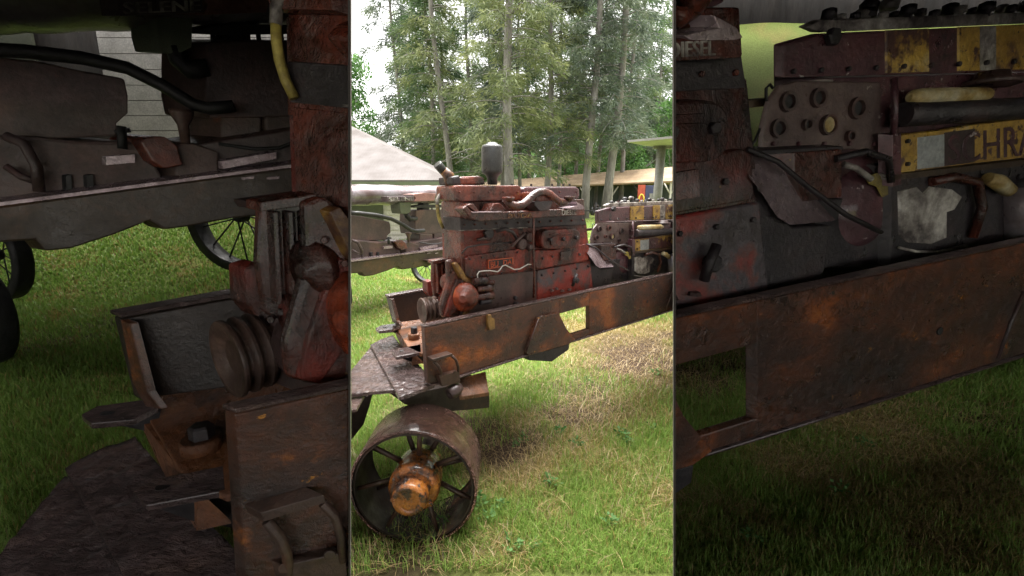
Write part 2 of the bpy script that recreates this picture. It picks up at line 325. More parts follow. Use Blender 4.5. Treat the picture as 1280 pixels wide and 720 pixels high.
def grid_obj(name, xs, ys, zf, mat, keep=None, clip=None):
    X, Y = np.meshgrid(xs, ys); Z = zf(X, Y); nx, ny = len(xs), len(ys)
    me = bpy.data.meshes.new(name); idx = np.arange(nx*ny).reshape(ny, nx)
    q = np.stack([idx[:-1, :-1], idx[:-1, 1:], idx[1:, 1:], idx[1:, :-1]], -1).reshape(-1, 4)
    me.vertices.add(nx*ny); me.vertices.foreach_set('co', np.stack([X, Y, Z], -1).ravel())
    me.loops.add(q.size); me.loops.foreach_set('vertex_index', q.ravel()); me.polygons.add(len(q)); me.polygons.foreach_set('loop_start', np.arange(0, q.size, 4)); me.polygons.foreach_set('loop_total', np.full(len(q), 4))
    me.update(); me.validate()
    if clip:
        bm = bmesh.new(); bm.from_mesh(me); clip_bm(bm, *clip); bm.to_mesh(me); bm.free()
    ca = me.color_attributes.new('lawn', 'FLOAT_COLOR', 'POINT')
    co = np.zeros(len(me.vertices)*3); me.vertices.foreach_get('co', co); co = co.reshape(-1, 3)
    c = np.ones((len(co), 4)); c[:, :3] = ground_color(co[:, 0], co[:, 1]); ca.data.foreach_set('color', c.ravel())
    me.materials.append(mat); o = bpy.data.objects.new(name, me); COL.objects.link(o); o['kind'] = 'structure'
    return o
xs = np.concatenate([[-500, -200, -100, -60, -40, -25], np.arange(-14, 14.01, .07), [25, 40, 60, 100, 200, 500]])
ys = np.concatenate([[-60, -20, -5], np.arange(0, 11.01, .07), [14, 18, 24, 32, 45, 70, 120, 250, 600]])
bump = lambda X, Y: .012*smooth2(X, Y, 6, 1)*(np.abs(X) < 14)*(Y > 0)*(Y < 11)
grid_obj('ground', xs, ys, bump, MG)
# banks of grass inside the two wings of the added shed
def bankL(X, Y): return np.clip((Y-6.3)/3.7, 0, 1)**1.0*1.15 - .03 + .02*smooth2(X, Y, 3, 4)
def bankR(X, Y): return np.clip((Y-5.2)/4.8, 0, 1)*5.0 - .03 + .03*smooth2(X, Y, 3, 4)
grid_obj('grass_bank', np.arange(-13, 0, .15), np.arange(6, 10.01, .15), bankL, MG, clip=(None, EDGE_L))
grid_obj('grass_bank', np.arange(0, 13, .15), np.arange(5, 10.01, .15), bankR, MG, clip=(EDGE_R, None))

# ---- shed added to shade both sides (two wings, open towards the camera)
def wall_x(edge, D, z): a = (edge-640)/F; return a*(D*CP-(z-CAMH)*SP)
def roof_z(D): return 1.64+.42*D
shed = thing('added_shade_shed', 'added dark open-fronted board shed whose two wings shade both sides of the yard', 'shed', (0, 0, 0))
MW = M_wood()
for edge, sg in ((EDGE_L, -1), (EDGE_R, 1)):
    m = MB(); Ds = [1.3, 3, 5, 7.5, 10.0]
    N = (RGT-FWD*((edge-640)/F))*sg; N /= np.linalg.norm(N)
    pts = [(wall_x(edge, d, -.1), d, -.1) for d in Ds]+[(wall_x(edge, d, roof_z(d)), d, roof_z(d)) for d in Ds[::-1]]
    m.slab(pts, N*.006); m.build('added_side_wall', MW, shed)  # added wall keeps the yard light out of the wing
    for d0, d1 in ((1.15, 3.0), (3.08, 9.0 if sg < 0 else 9.5)):  # added unseen roof shades the wing; gaps let some light in
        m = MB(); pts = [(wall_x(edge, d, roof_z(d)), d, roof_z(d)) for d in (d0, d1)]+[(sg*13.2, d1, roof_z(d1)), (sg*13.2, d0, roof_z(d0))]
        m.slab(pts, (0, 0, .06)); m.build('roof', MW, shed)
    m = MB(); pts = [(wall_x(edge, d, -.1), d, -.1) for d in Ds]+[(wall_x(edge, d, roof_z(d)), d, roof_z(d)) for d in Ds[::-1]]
    m.slab([np.array(p)-N*.0005 for p in pts], -N*.0015); m.build('added_bounce_lining', M_white(), shed)  # added pale lining bounces light onto the yard machines
    m = MB(); m.box((sg*13.2, 3, 2.9), (.1, 16, 6.2)); m.build('added_outer_wall', MW, shed)  # added outer wall, out of view, keeps the wing dark
    m = MB(); m.slab([(wall_x(edge, 10.05, -.1), 10.05, -.1), (wall_x(edge, 10.05, 5.9), 10.05, 5.9), (sg*13.2, 10.05, 5.9), (sg*13.2, 10.05, -.1)], (0, .08, 0)); m.build('added_back_wall', MW, shed)  # added back wall, closes off the wing
m = MB(); m.box((0, -2.95, roof_z(1.15)+.03), (26.5, 8.2, .06)); m.build('added_shade_roof', paint('pale_bounce_ceiling_boards', [(.3, (.20, .17, .14)), (.7, (.32, .28, .23))], 3, (.6, .9), 0, .2, 20), shed)  # added unseen roof over the camera; pale underside bounces light into the wings
m = MB(); m.slab([(-20, -30, .02), (20, -30, .02), (20, .9, .02), (-20, .9, .02)], (0, 0, -.01)); o = m.build('added_bounce_gravel', paint('grey_bounce_gravel', [(.3, (.17, .155, .14)), (.7, (.32, .30, .28))], 30, (.8, 1), 0, .6, 80)); o['kind'] = 'structure'  # added unseen ground behind the camera, bounces neutral light into the wings
# left wing back wall lining: white clapboards and an olive panel
m = MB()
for i in range(16):
    z0 = 1.05+i*.30; xA, xB = wall_x(EDGE_L, 9.9, z0), atD(132, 100, 9.95)[0]
    m.slab([(xA-.03, 9.95, z0+.012), (xA-.03, 9.95, z0+.298), (xA-.03, 10.0, z0+.298), (xA-.03, 10.0, z0+.012)], (xB-xA, 0, 0))
m.build('clapboards', paint('white_clapboard', [(.3, (.35, .33, .30)), (.7, (.55, .52, .48))], 3, (.5, .8), 0, .1, 20), shed, clip=(None, EDGE_L))
m = MB(); m.box((-12.0, 9.90, 3.4), (4.6, .06, 4.8)); m.build('panel', M_olive(), shed)

# ---- clapboard house with the metal roof, behind the tractor
def mat_metalroof():
    m, nt, b, out = nodes_new('ribbed_pale_metal_roof'); L = nt.links.new
    tc = nt.nodes.new('ShaderNodeTexCoord'); wv = nt.nodes.new('ShaderNodeTexWave'); wv.inputs['Scale'].default_value = 1.6; wv.bands_direction = 'X'; L(tc.outputs['Object'], wv.inputs[0])
    n = nt.nodes.new('ShaderNodeTexNoise'); n.inputs['Scale'].default_value = 1.2; n.inputs['Detail'].default_value = 8; L(tc.outputs['Object'], n.inputs[0])
    r = nt.nodes.new('ShaderNodeValToRGB'); L(n.outputs[0], r.inputs[0]); e = r.color_ramp.elements; e[0].position = .3; e[0].color = (.085, .075, .07, 1); e[1].position = .62; e[1].color = (.135, .125, .122, 1)
    x = e.new(.72) if False else r.color_ramp.elements.new(.74); x.color = (.12, .09, .08, 1)
    L(r.outputs[0], b.inputs['Base Color']); b.inputs['Roughness'].default_value = .85; b.inputs['Specular IOR Level'].default_value = .1
    bp = nt.nodes.new('ShaderNodeBump'); bp.inputs['Strength'].default_value = .6; bp.inputs['Distance'].default_value = .03; L(wv.outputs[0], bp.inputs['Height']); L(bp.outputs[0], b.inputs['Normal'])
    return m
E1 = atD(562, 225, 15.0); house = thing('clapboard_house', 'low white clapboard house with pale ribbed metal hip roof at left edge of yard', 'house', (E1[0]-4, 17, 0))
ez = E1[2]; R1 = atD(436, 157, 20.0)
slope = (R1-E1)
m = MB()
ridge = E1+slope*1.25; lx = E1[0]-14
m.slab([(lx, 15, ez), tuple(E1), tuple(ridge), (lx, ridge[1], ridge[2])], (0, 0, -.05))
m.slab([tuple(E1), (E1[0], ridge[1]*2-15, ez), tuple(ridge)], (0, 0, -.05))
m.build('roof', mat_metalroof(), house)
m = MB(); m.box(((lx+E1[0])/2, 15.02, ez-.16), (E1[0]-lx+.02, .06, .22)); m.box((E1[0]+.01, 20, ez-.16), (.06, 10, .22)); m.build('fascia', M_eave(), house)
m = MB(); m.slab([(lx, 15.1, ez-.27), (E1[0], 15.1, ez-.27), (E1[0], 24.9, ez-.27), (lx, 24.9, ez-.27)], (0, 0, .02)); m.build('soffit', paint('dark_soffit', [(.3, (.05, .05, .04)), (.7, (.08, .08, .06))], 3), house)
m = MB(); nb = int((ez-.25)/.17)+1
for i in range(nb):
    z0 = i*.17; m.slab([(lx, 15.70, z0), (lx, 15.66, z0+.01), (lx, 15.69, z0+.17), (lx, 15.73, z0+.17)], (E1[0]-.6-lx, 0, 0))
m.box(((lx+E1[0]-.6)/2, 15.8, ez/2-.1), (E1[0]-.65-lx, .1, ez-.3)); m.box((E1[0]-.68, 20, ez/2-.1), (.1, 8.5, ez-.3))
m.build('wall', M_white(), house)
m = MB(); xx = atD(479, 270, 15.6)[0]; m.box((xx-1.5, 15.62, ez/2-.15), (3.0, .06, ez-.3)); m.build('door', M_olive(), house)

# ---- long open shelter far behind
def mat_planks():
    return paint('tan_shingle_roof', [(.3, (.22, .15, .09)), (.5, (.34, .24, .145)), (.7, (.44, .33, .21))], 1.2, (.7, .95), 0, .3, 8, [(9, .6, .05, (.22, .15, .09))], stretch=(.5, .5, 2))
sh = thing('long_shelter', 'long low open shelter with tan shingle roof in front of the trees', 'shelter', atD(740, 245, 40)*np.array([1, 1, 0]))
fl = [(600, 233, 46), (700, 232.2, 41), (860, 225, 34)]; tl = [(600, 228, 49), (700, 219.5, 44), (860, 207, 37)]
m = MB(); A = [atD(*x) for x in fl]; B = [atD(*x) for x in tl]
for i in range(2): m.slab([A[i], A[i+1], B[i+1], B[i]], (0, 0, -.12))
Bb = [b+(b-a)*np.array([1, 1, -1]) for a, b in zip(A, B)]
for i in range(2): m.slab([B[i], B[i+1], Bb[i+1], Bb[i]], (0, 0, -.12))
m.build('roof', mat_planks(), sh)
for u in (600, 640, 690, 732, 765, 800, 838, 858):
    t = (u-600)/260; P = atD(u, 240, 46-12*t); top = np.interp(u, [600, 700, 860], [A[0][2], A[1][2], A[2][2]])-.1
    m = MB(); m.box((P[0], P[1], top/2), (.14, .14, top)); 
    for s_ in (-1, 1): m.tube([(P[0], P[1], top-.9), (P[0]+s_*.5, P[1], top-.1)], .06, 6)
    m.build('post', M_white() if u in (732, 765, 838) else M_wood(), sh)
m = MB(); ba = atD(700, 238, 43.5); bb = atD(862, 238, 38.5); m.slab([(ba[0], ba[1], 0), (bb[0], bb[1], 0), (bb[0], bb[1], 2.5), (ba[0], ba[1], 2.3)], (0, .1, 0))
m.build('back_boards', paint('dark_green_back_boards', [(.3, (.02, .03, .022)), (.7, (.05, .065, .045))], 1.5), sh)
# red board with yellow ring, dark cabinet
def upright(name, label, cat, u0, u1, v0, D, mats, grp=None):
    a, b = atD(u0, 245, D), atD(u1, 245, D); h = atD(u0, v0, D)[2]
    t = thing(name, label, cat, ((a[0]+b[0])/2, D, 0), grp); return t, a, b, h
t, a, b, h = upright('painted_board', 'small red upright board with a yellow ring, under the long shelter', 'sign board', 797, 806, 231, 34, None)
m = MB(); m.box(((a[0]+b[0])/2, 34, h/2), (b[0]-a[0], .06, h)); m.build('board', paint('red_board_paint', [(.3, (.35, .04, .02)), (.7, (.5, .08, .04))], 4), t)
m = MB(); cx = (a[0]+b[0])/2; m.tube([(cx+.19*math.cos(q), 33.94, h*.52+.42*math.sin(q)) for q in np.linspace(0, 2*math.pi, 20)], .06, 6); m.build('ring', paint('yellow_ring_paint', [(.3, (.7, .5, .05)), (.7, (.8, .6, .1))], 4), t)
m = MB(); m.lathe((cx, 33.9, h*.25), (0, 0, 1), [(0, .08), (.3, .12), (.45, .05), (.6, .04)], 8); m.build('figure', M_black(), t)
t, a, b, h = upright('cabinet', 'dark blue cabinet beside the red board under the long shelter', 'cabinet', 806.5, 817, 232, 34, None)
m = MB(); m.box(((a[0]+b[0])/2, 34.2, h/2), (b[0]-a[0], .4, h)); m.build('body', paint('navy_paint', [(.3, (.02, .025, .08)), (.7, (.035, .04, .12))], 4), t, bevel=.02)
m = MB(); m.box(((a[0]+b[0])/2+.12, 33.98, h*.5), (.25, .04, h*.5)); m.build('panel', M_concrete(), t)
# small old vehicles under the shelter
def old_tractor(u, v, D, wpx, label, red):
    P = atD(u, 245, D); P[2] = 0; s = wpx*D/F; t = thing('old_tractor', label, 'tractor', P, 'old tractors under the far shelter')
    mb = M_maroon(2) if red else M_grey(2)
    m = MB(); m.box(P+[0, 0, .62*s], (.36*s, .8*s, .36*s)); m.box(P+[0, .3*s, .95*s], (.5*s, .3*s, .2*s)); m.build('body', mb, t, bevel=.04)
    m = MB(); m.box(P+[0, -.42*s, .62*s], (.3*s, .05, .34*s)); m.build('radiator', M_black(), t, bevel=.02)
    for sx, sy, r in ((-1, -.3, .27), (1, -.3, .27), (-1, .5, .42), (1, .5, .42)):
        m = MB(); m.lathe(P+[sx*.32*s, sy*s, r*s], (sx, 0, 0), [(0, r*s*.6), (.0, r*s), (.16*s, r*s), (.16*s, r*s*.7), (.1*s, r*s*.2)], 16); m.build('wheel', M_black(), t)
    m = MB(); m.tube([P+[.05*s, -.2*s, .8*s], P+[.05*s, -.2*s, 1.2*s]], .03*s, 6); m.build('exhaust', M_black(), t)
old_tractor(746.5, 253, 36, 12, 'small dark tractor on the far lawn left of shelter post', False)
old_tractor(776, 250, 37, 16, 'maroon tractor under the far shelter between two white posts', True)
old_tractor(790, 250, 38.5, 12, 'grey tractor just left of the red board under the far shelter', False)
old_tractor(829, 250, 33, 13, 'grey tractor right of canopy post under the far shelter', False)
t = thing('rail_fence', 'thin dark rail fence on the far lawn before the shelter', 'fence', atD(750, 254, 30)*np.array([1, 1, 0]))
m = MB(); a, b = atD(715, 254, 30), atD(775, 254, 30); z = .55
m.tube([(a[0], 30, z), (b[0], 30, z)], .04, 6); m.build('rail', M_black(), t)
for u in (718, 745, 772): m = MB(); p = atD(u, 254, 30); m.tube([(p[0], 30, 0), (p[0], 30, 1.1 if u == 745 else .6)], .035, 6); m.build('post', M_black(), t)

# ---- canopy on a grey post at right
cp = thing('canopy', 'flat pale canopy roof on a single grey post right of the yard', 'canopy', atD(823, 245, 14)*np.array([1, 1, 0]))
m = MB(); pts = [atD(784, 178, 13.2), atD(870, 170.5, 12.2), atD(870, 190, 15.6), atD(806, 182, 15.4)]
m.slab(pts, (0, 0, .06)); m.build('roof_sheet', paint('tan_canopy_board', [(.3, (.25, .235, .235)), (.7, (.34, .32, .32))], 2, (.5, .8)), cp)
m = MB(); P = atD(823, 245, 14); top = atD(823, 183, 14)[2]; m.tube([(P[0]-.06, 14, 0), (P[0], 14, top)], .13, 16); m.build('post', M_concrete(), cp)
m = MB(); m.box((P[0]+.2, 14, top-.02), (.9, .12, .10)); m.build('beam', M_concrete(), cp)

# ---- trees
def leaf_mat(name, c1, c2, c3):
    m, nt, b, out = nodes_new(name); L = nt.links.new
    tc = nt.nodes.new('ShaderNodeTexCoord'); n = nt.nodes.new('ShaderNodeTexNoise'); n.inputs['Scale'].default_value = .9; n.inputs['Detail'].default_value = 5; L(tc.outputs['Object'], n.inputs[0])
    r = nt.nodes.new('ShaderNodeValToRGB'); L(n.outputs[0], r.inputs[0]); e = r.color_ramp.elements
    e[0].position = .35; e[0].color = (*c1, 1); e[1].position = .68; e[1].color = (*c3, 1); x = e.new(.5); x.color = (*c2, 1)
    L(r.outputs[0], b.inputs['Base Color']); b.inputs['Roughness'].default_value = .7
    tr = nt.nodes.new('ShaderNodeBsdfTranslucent'); L(r.outputs[0], tr.inputs[0]); mx = nt.nodes.new('ShaderNodeMixShader'); mx.inputs[0].default_value = .35
    L(b.outputs[0], mx.inputs[1]); L(tr.outputs[0], mx.inputs[2]); L(mx.outputs[0], out.inputs[0]); return m
LM = [leaf_mat('fir_needles', (.035, .075, .03), (.08, .135, .05), (.17, .22, .08)), leaf_mat('pale_mossy_needles', (.07, .095, .045), (.14, .17, .07), (.26, .28, .12)),
      leaf_mat('grey_green_needles', (.055, .08, .06), (.10, .13, .09), (.17, .20, .13)), leaf_mat('bright_broad_leaves', (.05, .12, .03), (.09, .20, .05), (.17, .30, .09))]
BK = paint('grey_fissured_bark', [(.3, (.09, .08, .075)), (.5, (.17, .155, .145)), (.7, (.27, .25, .24))], 3, (.8, 1), 0, .8, 9, stretch=(1, 1, .25))
def quads_obj(name, Q, mat, parent=None, org=None):
    """Q: (n,4,3) array"""
    n = len(Q); co = Q.reshape(-1, 3)
    if org is not None: co = co-org
    me = bpy.data.meshes.new(name); me.vertices.add(n*4); me.vertices.foreach_set('co', co.ravel())
    me.loops.add(n*4); me.loops.foreach_set('vertex_index', np.arange(n*4)); me.polygons.add(n); me.polygons.foreach_set('loop_start', np.arange(0, n*4, 4)); me.polygons.foreach_set('loop_total', np.full(n, 4))
    me.update(); me.materials.append(mat); o = bpy.data.objects.new(name, me); COL.objects.link(o)
    if parent is not None: o.parent = parent
    return o
def leaf_quads(C, D, L, W):
    """lens-shaped quads at C with direction D"""
    n = len(C); r = rng.normal(size=(n, 3)); D = D/np.linalg.norm(D, axis=1, keepdims=True)
    S = np.cross(D, r); S /= np.linalg.norm(S, axis=1, keepdims=True)
    L = L[:, None]; W = W[:, None]
    return np.stack([C-S*W*.15, C+D*L*.45-S*W*.5, C+D*L, C+D*L*.5+S*W*.5], 1)
def conifer(u, D, lean, wpx, z0, z1, reach, nb, kind, label, nspray=95, twig=1.0):
    B = atD(u, 245, D); B[2] = 0; h = z1; r0 = wpx*D/F/2
    t = thing('conifer_tree', label, 'tree', B, 'tall conifers behind the yard')
    ax = lambda z: B+np.array([lean*z, 0, z])+np.array([math.sin(z*.35+u)*.12, 0, 0])
    m = MB(); zs = np.linspace(-.1, h, 14); m.tube([ax(z) for z in zs], [r0*(1.25 if z < .2 else 1-.85*(z/h)) for z in zs], 10); m.build('trunk', BK, t)
    C = []; DD = []; LL = []; WW = []; mb = MB()
    for i in range(nb):
        z = z0+(min(h, 20)-z0)*((i+random.random())/nb); az = random.uniform(0, 2*math.pi)
        full = reach*(1-.5*z/h)*random.uniform(.45, 1.1); dead = z < z0+1.5 and random.random() < .35
        st = ax(z); d = np.array([math.cos(az), math.sin(az), 0]); pts = []
        for s in np.linspace(0, 1, 6): pts.append(st+d*full*s+np.array([0, 0, .12*full*math.sin(s*2.2)-.28*full*s*s]))
        mb.tube(pts, [.05, .04, .032, .024, .015, .008], 4, False)
        if dead: continue
        ns = int(nspray*full/reach)
        if ns < 3: continue
        s = rng.uniform(.18, 1.0, ns)**.8; fi = s*5; k = np.clip(fi.astype(int), 0, 4); f = (fi-k)[:, None]; P = np.array(pts)
        c = P[k]*(1-f)+P[k+1]*f; side = np.array([-d[1], d[0], 0]); sg = rng.choice([-1, 1], ns)[:, None]
        spread = rng.uniform(0, .42, ns)[:, None]*(1.1-s[:, None])*full*.8+.02
        c = c+side*sg*spread+np.array([0, 0, -1])*(spread*.25+rng.uniform(0, .25, ns)[:, None])
        dr = side*sg*.7+d*.8+np.stack([rng.normal(0, .25, ns), rng.normal(0, .25, ns), rng.uniform(-1.3, 0, ns)], 1)
        for rep in range(3):
            C.append(c+rng.normal(0, .16, (ns, 3))); DD.append(dr+rng.normal(0, .35, (ns, 3))); LL.append(rng.uniform(.2, .6, ns)*twig); WW.append(rng.uniform(.035, .085, ns)*twig)
    mb.build('branches', BK, t)
    quads_obj('crown', leaf_quads(np.concatenate(C), np.concatenate(DD), np.concatenate(LL), np.concatenate(WW)), LM[kind], t, B)
    return t
side_words = ['leftmost', 'second from left', 'third from left']
TREES = [ # u, D, lean, wpx, z0, z1, reach, branches, kind, label
 (508, 40, -.03, 5, 2.5, 30, 3.2, 80, 2, 'slim ragged conifer at the left end of the tree row'),
 (545, 36, -.02, 6, 1.5, 26, 4.0, 110, 0, 'full dark green conifer whose crown hangs low above the house roof corner'),
 (566, 33, -.075, 8, 3.0, 30, 3.8, 70, 1, 'leaning pale trunked conifer just left of the black filter bowl'),
 (590, 42, -.01, 6, 3.0, 30, 3.8, 80, 0, 'slim conifer behind and left of the thickest trunk'),
 (637, 28, -.004, 13, 3.2, 32, 4.2, 95, 1, 'thickest grey trunked conifer in the middle with mossy branches'),
 (628, 37, 0, 7, 4.0, 32, 3.4, 70, 2, 'darker conifer tucked directly behind the thickest trunk'),
 (660, 46, 0, 5, 4.0, 30, 3.6, 70, 0, 'thin far conifer right of the thickest trunk'),
 (684, 32, .006, 8, 4.2, 30, 3.8, 80, 1, 'straight pale conifer trunk with a broad yellow green bough high up'),
 (706, 50, .01, 4, 4.0, 30, 3.2, 60, 2, 'thin pole like conifer trunk far back, right of the straight pale trunk'),
 (720, 44, .01, 5, 4.0, 30, 3.2, 60, 0, 'narrow conifer close left of the tall bare grey trunk'),
 (733, 31, .03, 10, 5.0, 32, 3.6, 70, 2, 'tall bare grey conifer trunk above the middle of the long shelter'),
 (759, 32, .055, 11, 5.2, 32, 4.2, 75, 2, 'dark rough conifer leaning right, left of the canopy'),
 (787, 46, .02, 6, 3.5, 28, 4.0, 90, 2, 'hazy conifer behind the left tip of the canopy'),
 (815, 50, .01, 6, 3.0, 20, 3.8, 100, 0, 'shorter conifer rising behind the canopy post'),
]
for T in TREES: conifer(*T)
for T in [(527, 48, -.01, 4, 2.0, 27, 3.8, 100, 0, 'bushy conifer between the two leftmost slim conifers'), (556, 52, 0, 5, 2.0, 28, 4.2, 62, 0, 'dark conifer behind the leaning pale trunk'),
          (612, 50, 0, 5, 3.0, 30, 4.2, 62, 2, 'conifer seen just right above the black filter bowl, far back'), (648, 38, 0, 5, 4.2, 30, 3.8, 58, 0, 'dark conifer close right of the thickest trunk'),
          (697, 40, .01, 5, 5.0, 30, 3.8, 58, 0, 'dark conifer between the straight pale trunk and the bare trunk'), (746, 42, .02, 5, 5.0, 30, 4.0, 58, 0, 'dark conifer between the two large leaning trunks'),
          (775, 40, .04, 6, 5.0, 28, 4.2, 58, 0, 'dark conifer just right of the rough leaning trunk'), (800, 54, .01, 5, 3.0, 24, 4.4, 62, 2, 'far hazy conifer above the middle of the canopy')]: conifer(*T)
def broadleaf(u, D, h, rad, label, n=5000, z0=1.0, kind=3, leaf=.22, group='leafy trees between the conifers'):
    B = atD(u, 245, D); B[2] = 0; t = thing('leafy_tree', label, 'tree', B, group)
    m = MB(); m.tube([B+[0, 0, -.1], B+[.1, 0, h*.4], B+[0, 0, h*.8]], [.12, .09, .04], 8)
    for i in range(9):
        a = random.uniform(0, 6.28); z = h*random.uniform(.25, .6); m.tube([B+[0, 0, z], B+[math.cos(a)*rad*.7, math.sin(a)*rad*.7, z+h*.25]], [.05, .015], 5)
    m.build('trunk', BK, t)
    nc = 34; cen = np.stack([rng.normal(0, rad*.5, nc), rng.normal(0, rad*.5, nc), rng.uniform(z0+.3, h, nc)], 1); cen[:, :2] *= (1.15-.75*(cen[:, 2:3]/h))
    k = rng.integers(0, nc, n); dv = rng.normal(size=(n, 3)); dv /= np.linalg.norm(dv, axis=1, keepdims=True)
    c = B+cen[k]+dv*(rng.uniform(.5, 1, n)[:, None])*rad*.36
    quads_obj('crown', leaf_quads(c, dv*.4+rng.normal(0, 1, (n, 3)), rng.uniform(.7, 1.3, n)*leaf, rng.uniform(.5, 1, n)*leaf), LM[kind], t, B)
broadleaf(447, 42, 13, 2.6, 'pale green pointed leafy tree at far left above the metal roof', 6000)
broadleaf(470, 46, 6.0, 2.2, 'small leafy tree above the slope of the metal roof', 4500)
broadleaf(700, 52, 7, 3.2, 'bright leafy tree between bare trunks in the middle of the row', 5500)
broadleaf(745, 48, 8, 3.2, 'bright leafy tree between the two large leaning trunks at right', 5500)
broadleaf(600, 55, 6.5, 3.4, 'leafy tree seen behind the black filter bowl', 5000)
broadleaf(790, 44, 6.5, 3.0, 'leafy tree directly behind the canopy tip', 5500)
broadleaf(838, 46, 11, 3.0, 'tall bright leafy tree at the right edge of the yard', 7000)
broadleaf(650, 54, 6, 3.0, 'leafy shrub tree low behind the thickest trunk', 5000)
broadleaf(540, 50, 7, 3.0, 'leafy tree low behind the leaning pale trunk', 5000)
# distant wood that reads as one mass
n = 75000; x = rng.uniform(-14, 26, n); y = rng.uniform(62, 74, n); z = rng.uniform(0, 1, n)**1.25*15; keep = (smooth2(x*1.0, z*.8, 1.1, 4)+.45*smooth2(x, z, 3.3, 6) > -.35+z*.035)
C = np.stack([x, y, z], 1)[keep]; k = len(C)
o = quads_obj('far_wood', leaf_quads(C, rng.normal(0, 1, (k, 3)), rng.uniform(.5, 1.1, k), rng.uniform(.2, .5, k)), LM[2]); tag(o, 'thin grey green wood filling the gaps between the nearer trunks', 'wood', kind='stuff')
m = MB()
for i in range(26):
    x = random.uniform(-12, 24); y = random.uniform(58, 72); m.tube([(x, y, -.1), (x+random.uniform(-.4, .4), y, 15)], [.2, .12], 6)
o = m.build('far_trunks', BK); tag(o, 'many thin far trunks standing inside the grey green wood', 'trunks', kind='stuff')

# ---- grass blades
def blades(name, n, region, hmin, hmax, wid, lean, mode, seed, label):
    """region(n) -> x,y,z arrays"""
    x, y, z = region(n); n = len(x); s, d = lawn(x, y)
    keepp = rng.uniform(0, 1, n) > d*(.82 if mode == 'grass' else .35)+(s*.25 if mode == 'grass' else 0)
    if mode == 'straw': keepp &= rng.uniform(0, 1, n) < np.clip(s*1.2+d*.35+.06, 0, 1)
    x, y, z, s, d = x[keepp], y[keepp], z[keepp], s[keepp], d[keepp]; n = len(x)
    a = rng.uniform(0, 2*np.pi, n); h = rng.uniform(hmin, hmax, n)*(1-.4*s)*(1+.35*smooth2(x, y, 2.2, 3)); ln = rng.uniform(.15, 1, n)*lean
    dist = np.hypot(x, y); ww = wid*rng.uniform(.6, 1.3, n)*np.clip(dist/3, .8, 4)
    dx, dy = np.cos(a), np.sin(a); sx, sy = -dy, dx
    P = np.zeros((n, 5, 3))
    def pt(i, f, side):
        hh = h*(f if mode == 'grass' else f*.22); off = h*ln*f*f
        P[:, i, 0] = x+dx*off+sx*ww*side; P[:, i, 1] = y+dy*off+sy*ww*side; P[:, i, 2] = z+hh*(1-.25*f*ln)
    pt(0, 0, -.5); pt(1, 0, .5); pt(2, .55, .4); pt(3, .55, -.4); pt(4, 1, 0)
    P[:, :2, 2] -= .01
    if mode == 'straw': P[:, :, 2] += rng.uniform(0.0, .03, n)[:, None]
    me = bpy.data.meshes.new(name); me.vertices.add(n*5); me.vertices.foreach_set('co', P.ravel())
    base = np.arange(n)[:, None]*5; li = np.concatenate([base+[0, 1, 2, 3], base+[3, 2, 4]], 1).ravel()
    me.loops.add(n*7); me.loops.foreach_set('vertex_index', li); me.polygons.add(n*2)
    ls = (np.arange(n)[:, None]*7+[0, 4]).ravel(); me.polygons.foreach_set('loop_start', ls); me.polygons.foreach_set('loop_total', np.tile([4, 3], n)); me.update()
    g = rng.uniform(0, 1, (n, 1)); col = np.array([.13, .24, .035])*(1-g)+np.array([.28, .42, .09])*g
    yel = (rng.uniform(0, 1, n) < .10+.75*s)[:, None]; col = np.where(yel, np.array([.34, .28, .09])*(.6+.6*g), col)
    if mode == 'straw': col = np.array([.42, .31, .15])*(.45+.75*g)
    c = np.ones((n, 5, 4)); c[:, :, :3] = col[:, None, :]
    ca = me.color_attributes.new('lawn', 'FLOAT_COLOR', 'POINT'); ca.data.foreach_set('color', c.ravel())
    me.materials.append(MBL); o = bpy.data.objects.new(name, me); COL.objects.link(o); tag(o, label, 'grass', kind='stuff'); return o
def mat_blade():
    m, nt, b, out = nodes_new('grass_blades'); L = nt.links.new
    at = nt.nodes.new('ShaderNodeVertexColor'); at.layer_name = 'lawn'; L(at.outputs[0], b.inputs['Base Color']); b.inputs['Roughness'].default_value = .5
    tr = nt.nodes.new('ShaderNodeBsdfTranslucent'); L(at.outputs[0], tr.inputs[0]); mx = nt.nodes.new('ShaderNodeMixShader'); mx.inputs[0].default_value = .35
    L(b.outputs[0], mx.inputs[1]); L(tr.outputs[0], mx.inputs[2]); L(mx.outputs[0], out.inputs[0]); return m
MBL = mat_blade()
def wedge(u0, u1, D0, D1, p=1.0, zf=None):
    def fn(n):
        D = (D0**(2-p)+(D1**(2-p)-D0**(2-p))*rng.uniform(0, 1, n))**(1/(2-p)) if p != 2 else D0*(D1/D0)**rng.uniform(0, 1, n)
        u = rng.uniform(u0, u1, n); x = (u-640)/F*(D*CP+CAMH*SP); z = zf(x, D) if zf else bump(x, D)
        return x, D, z
    return fn
blades('grass', 120000, wedge(439.5, 840.5, 1.55, 9.8, 1.6), .03, .085, .0042, .9, 'grass', 1, 'mown green grass of the bright yard between the shed wings')
blades('grass', 60000, wedge(400, 880, 9.8, 30, 1.6), .04, .09, .007, .8, 'grass', 1, 'short green lawn running back towards the long shelter')
blades('grass', 70000, wedge(-10, 436, 1.5, 7.5, 1.5), .035, .09, .0045, .9, 'grass', 2, 'dim grass on the floor of the left shed wing')
blades('grass', 20000, wedge(-10, 436, 6.3, 9.9, 1.2, lambda x, y: bankL(x, y)), .04, .09, .007, .9, 'grass', 2, 'dim grass on the low bank at the back of the left shed wing')
blades('grass', 80000, wedge(844, 1290, 1.45, 6, 1.5), .03, .08, .0045, .9, 'grass', 3, 'dim patchy grass on the floor of the right shed wing')
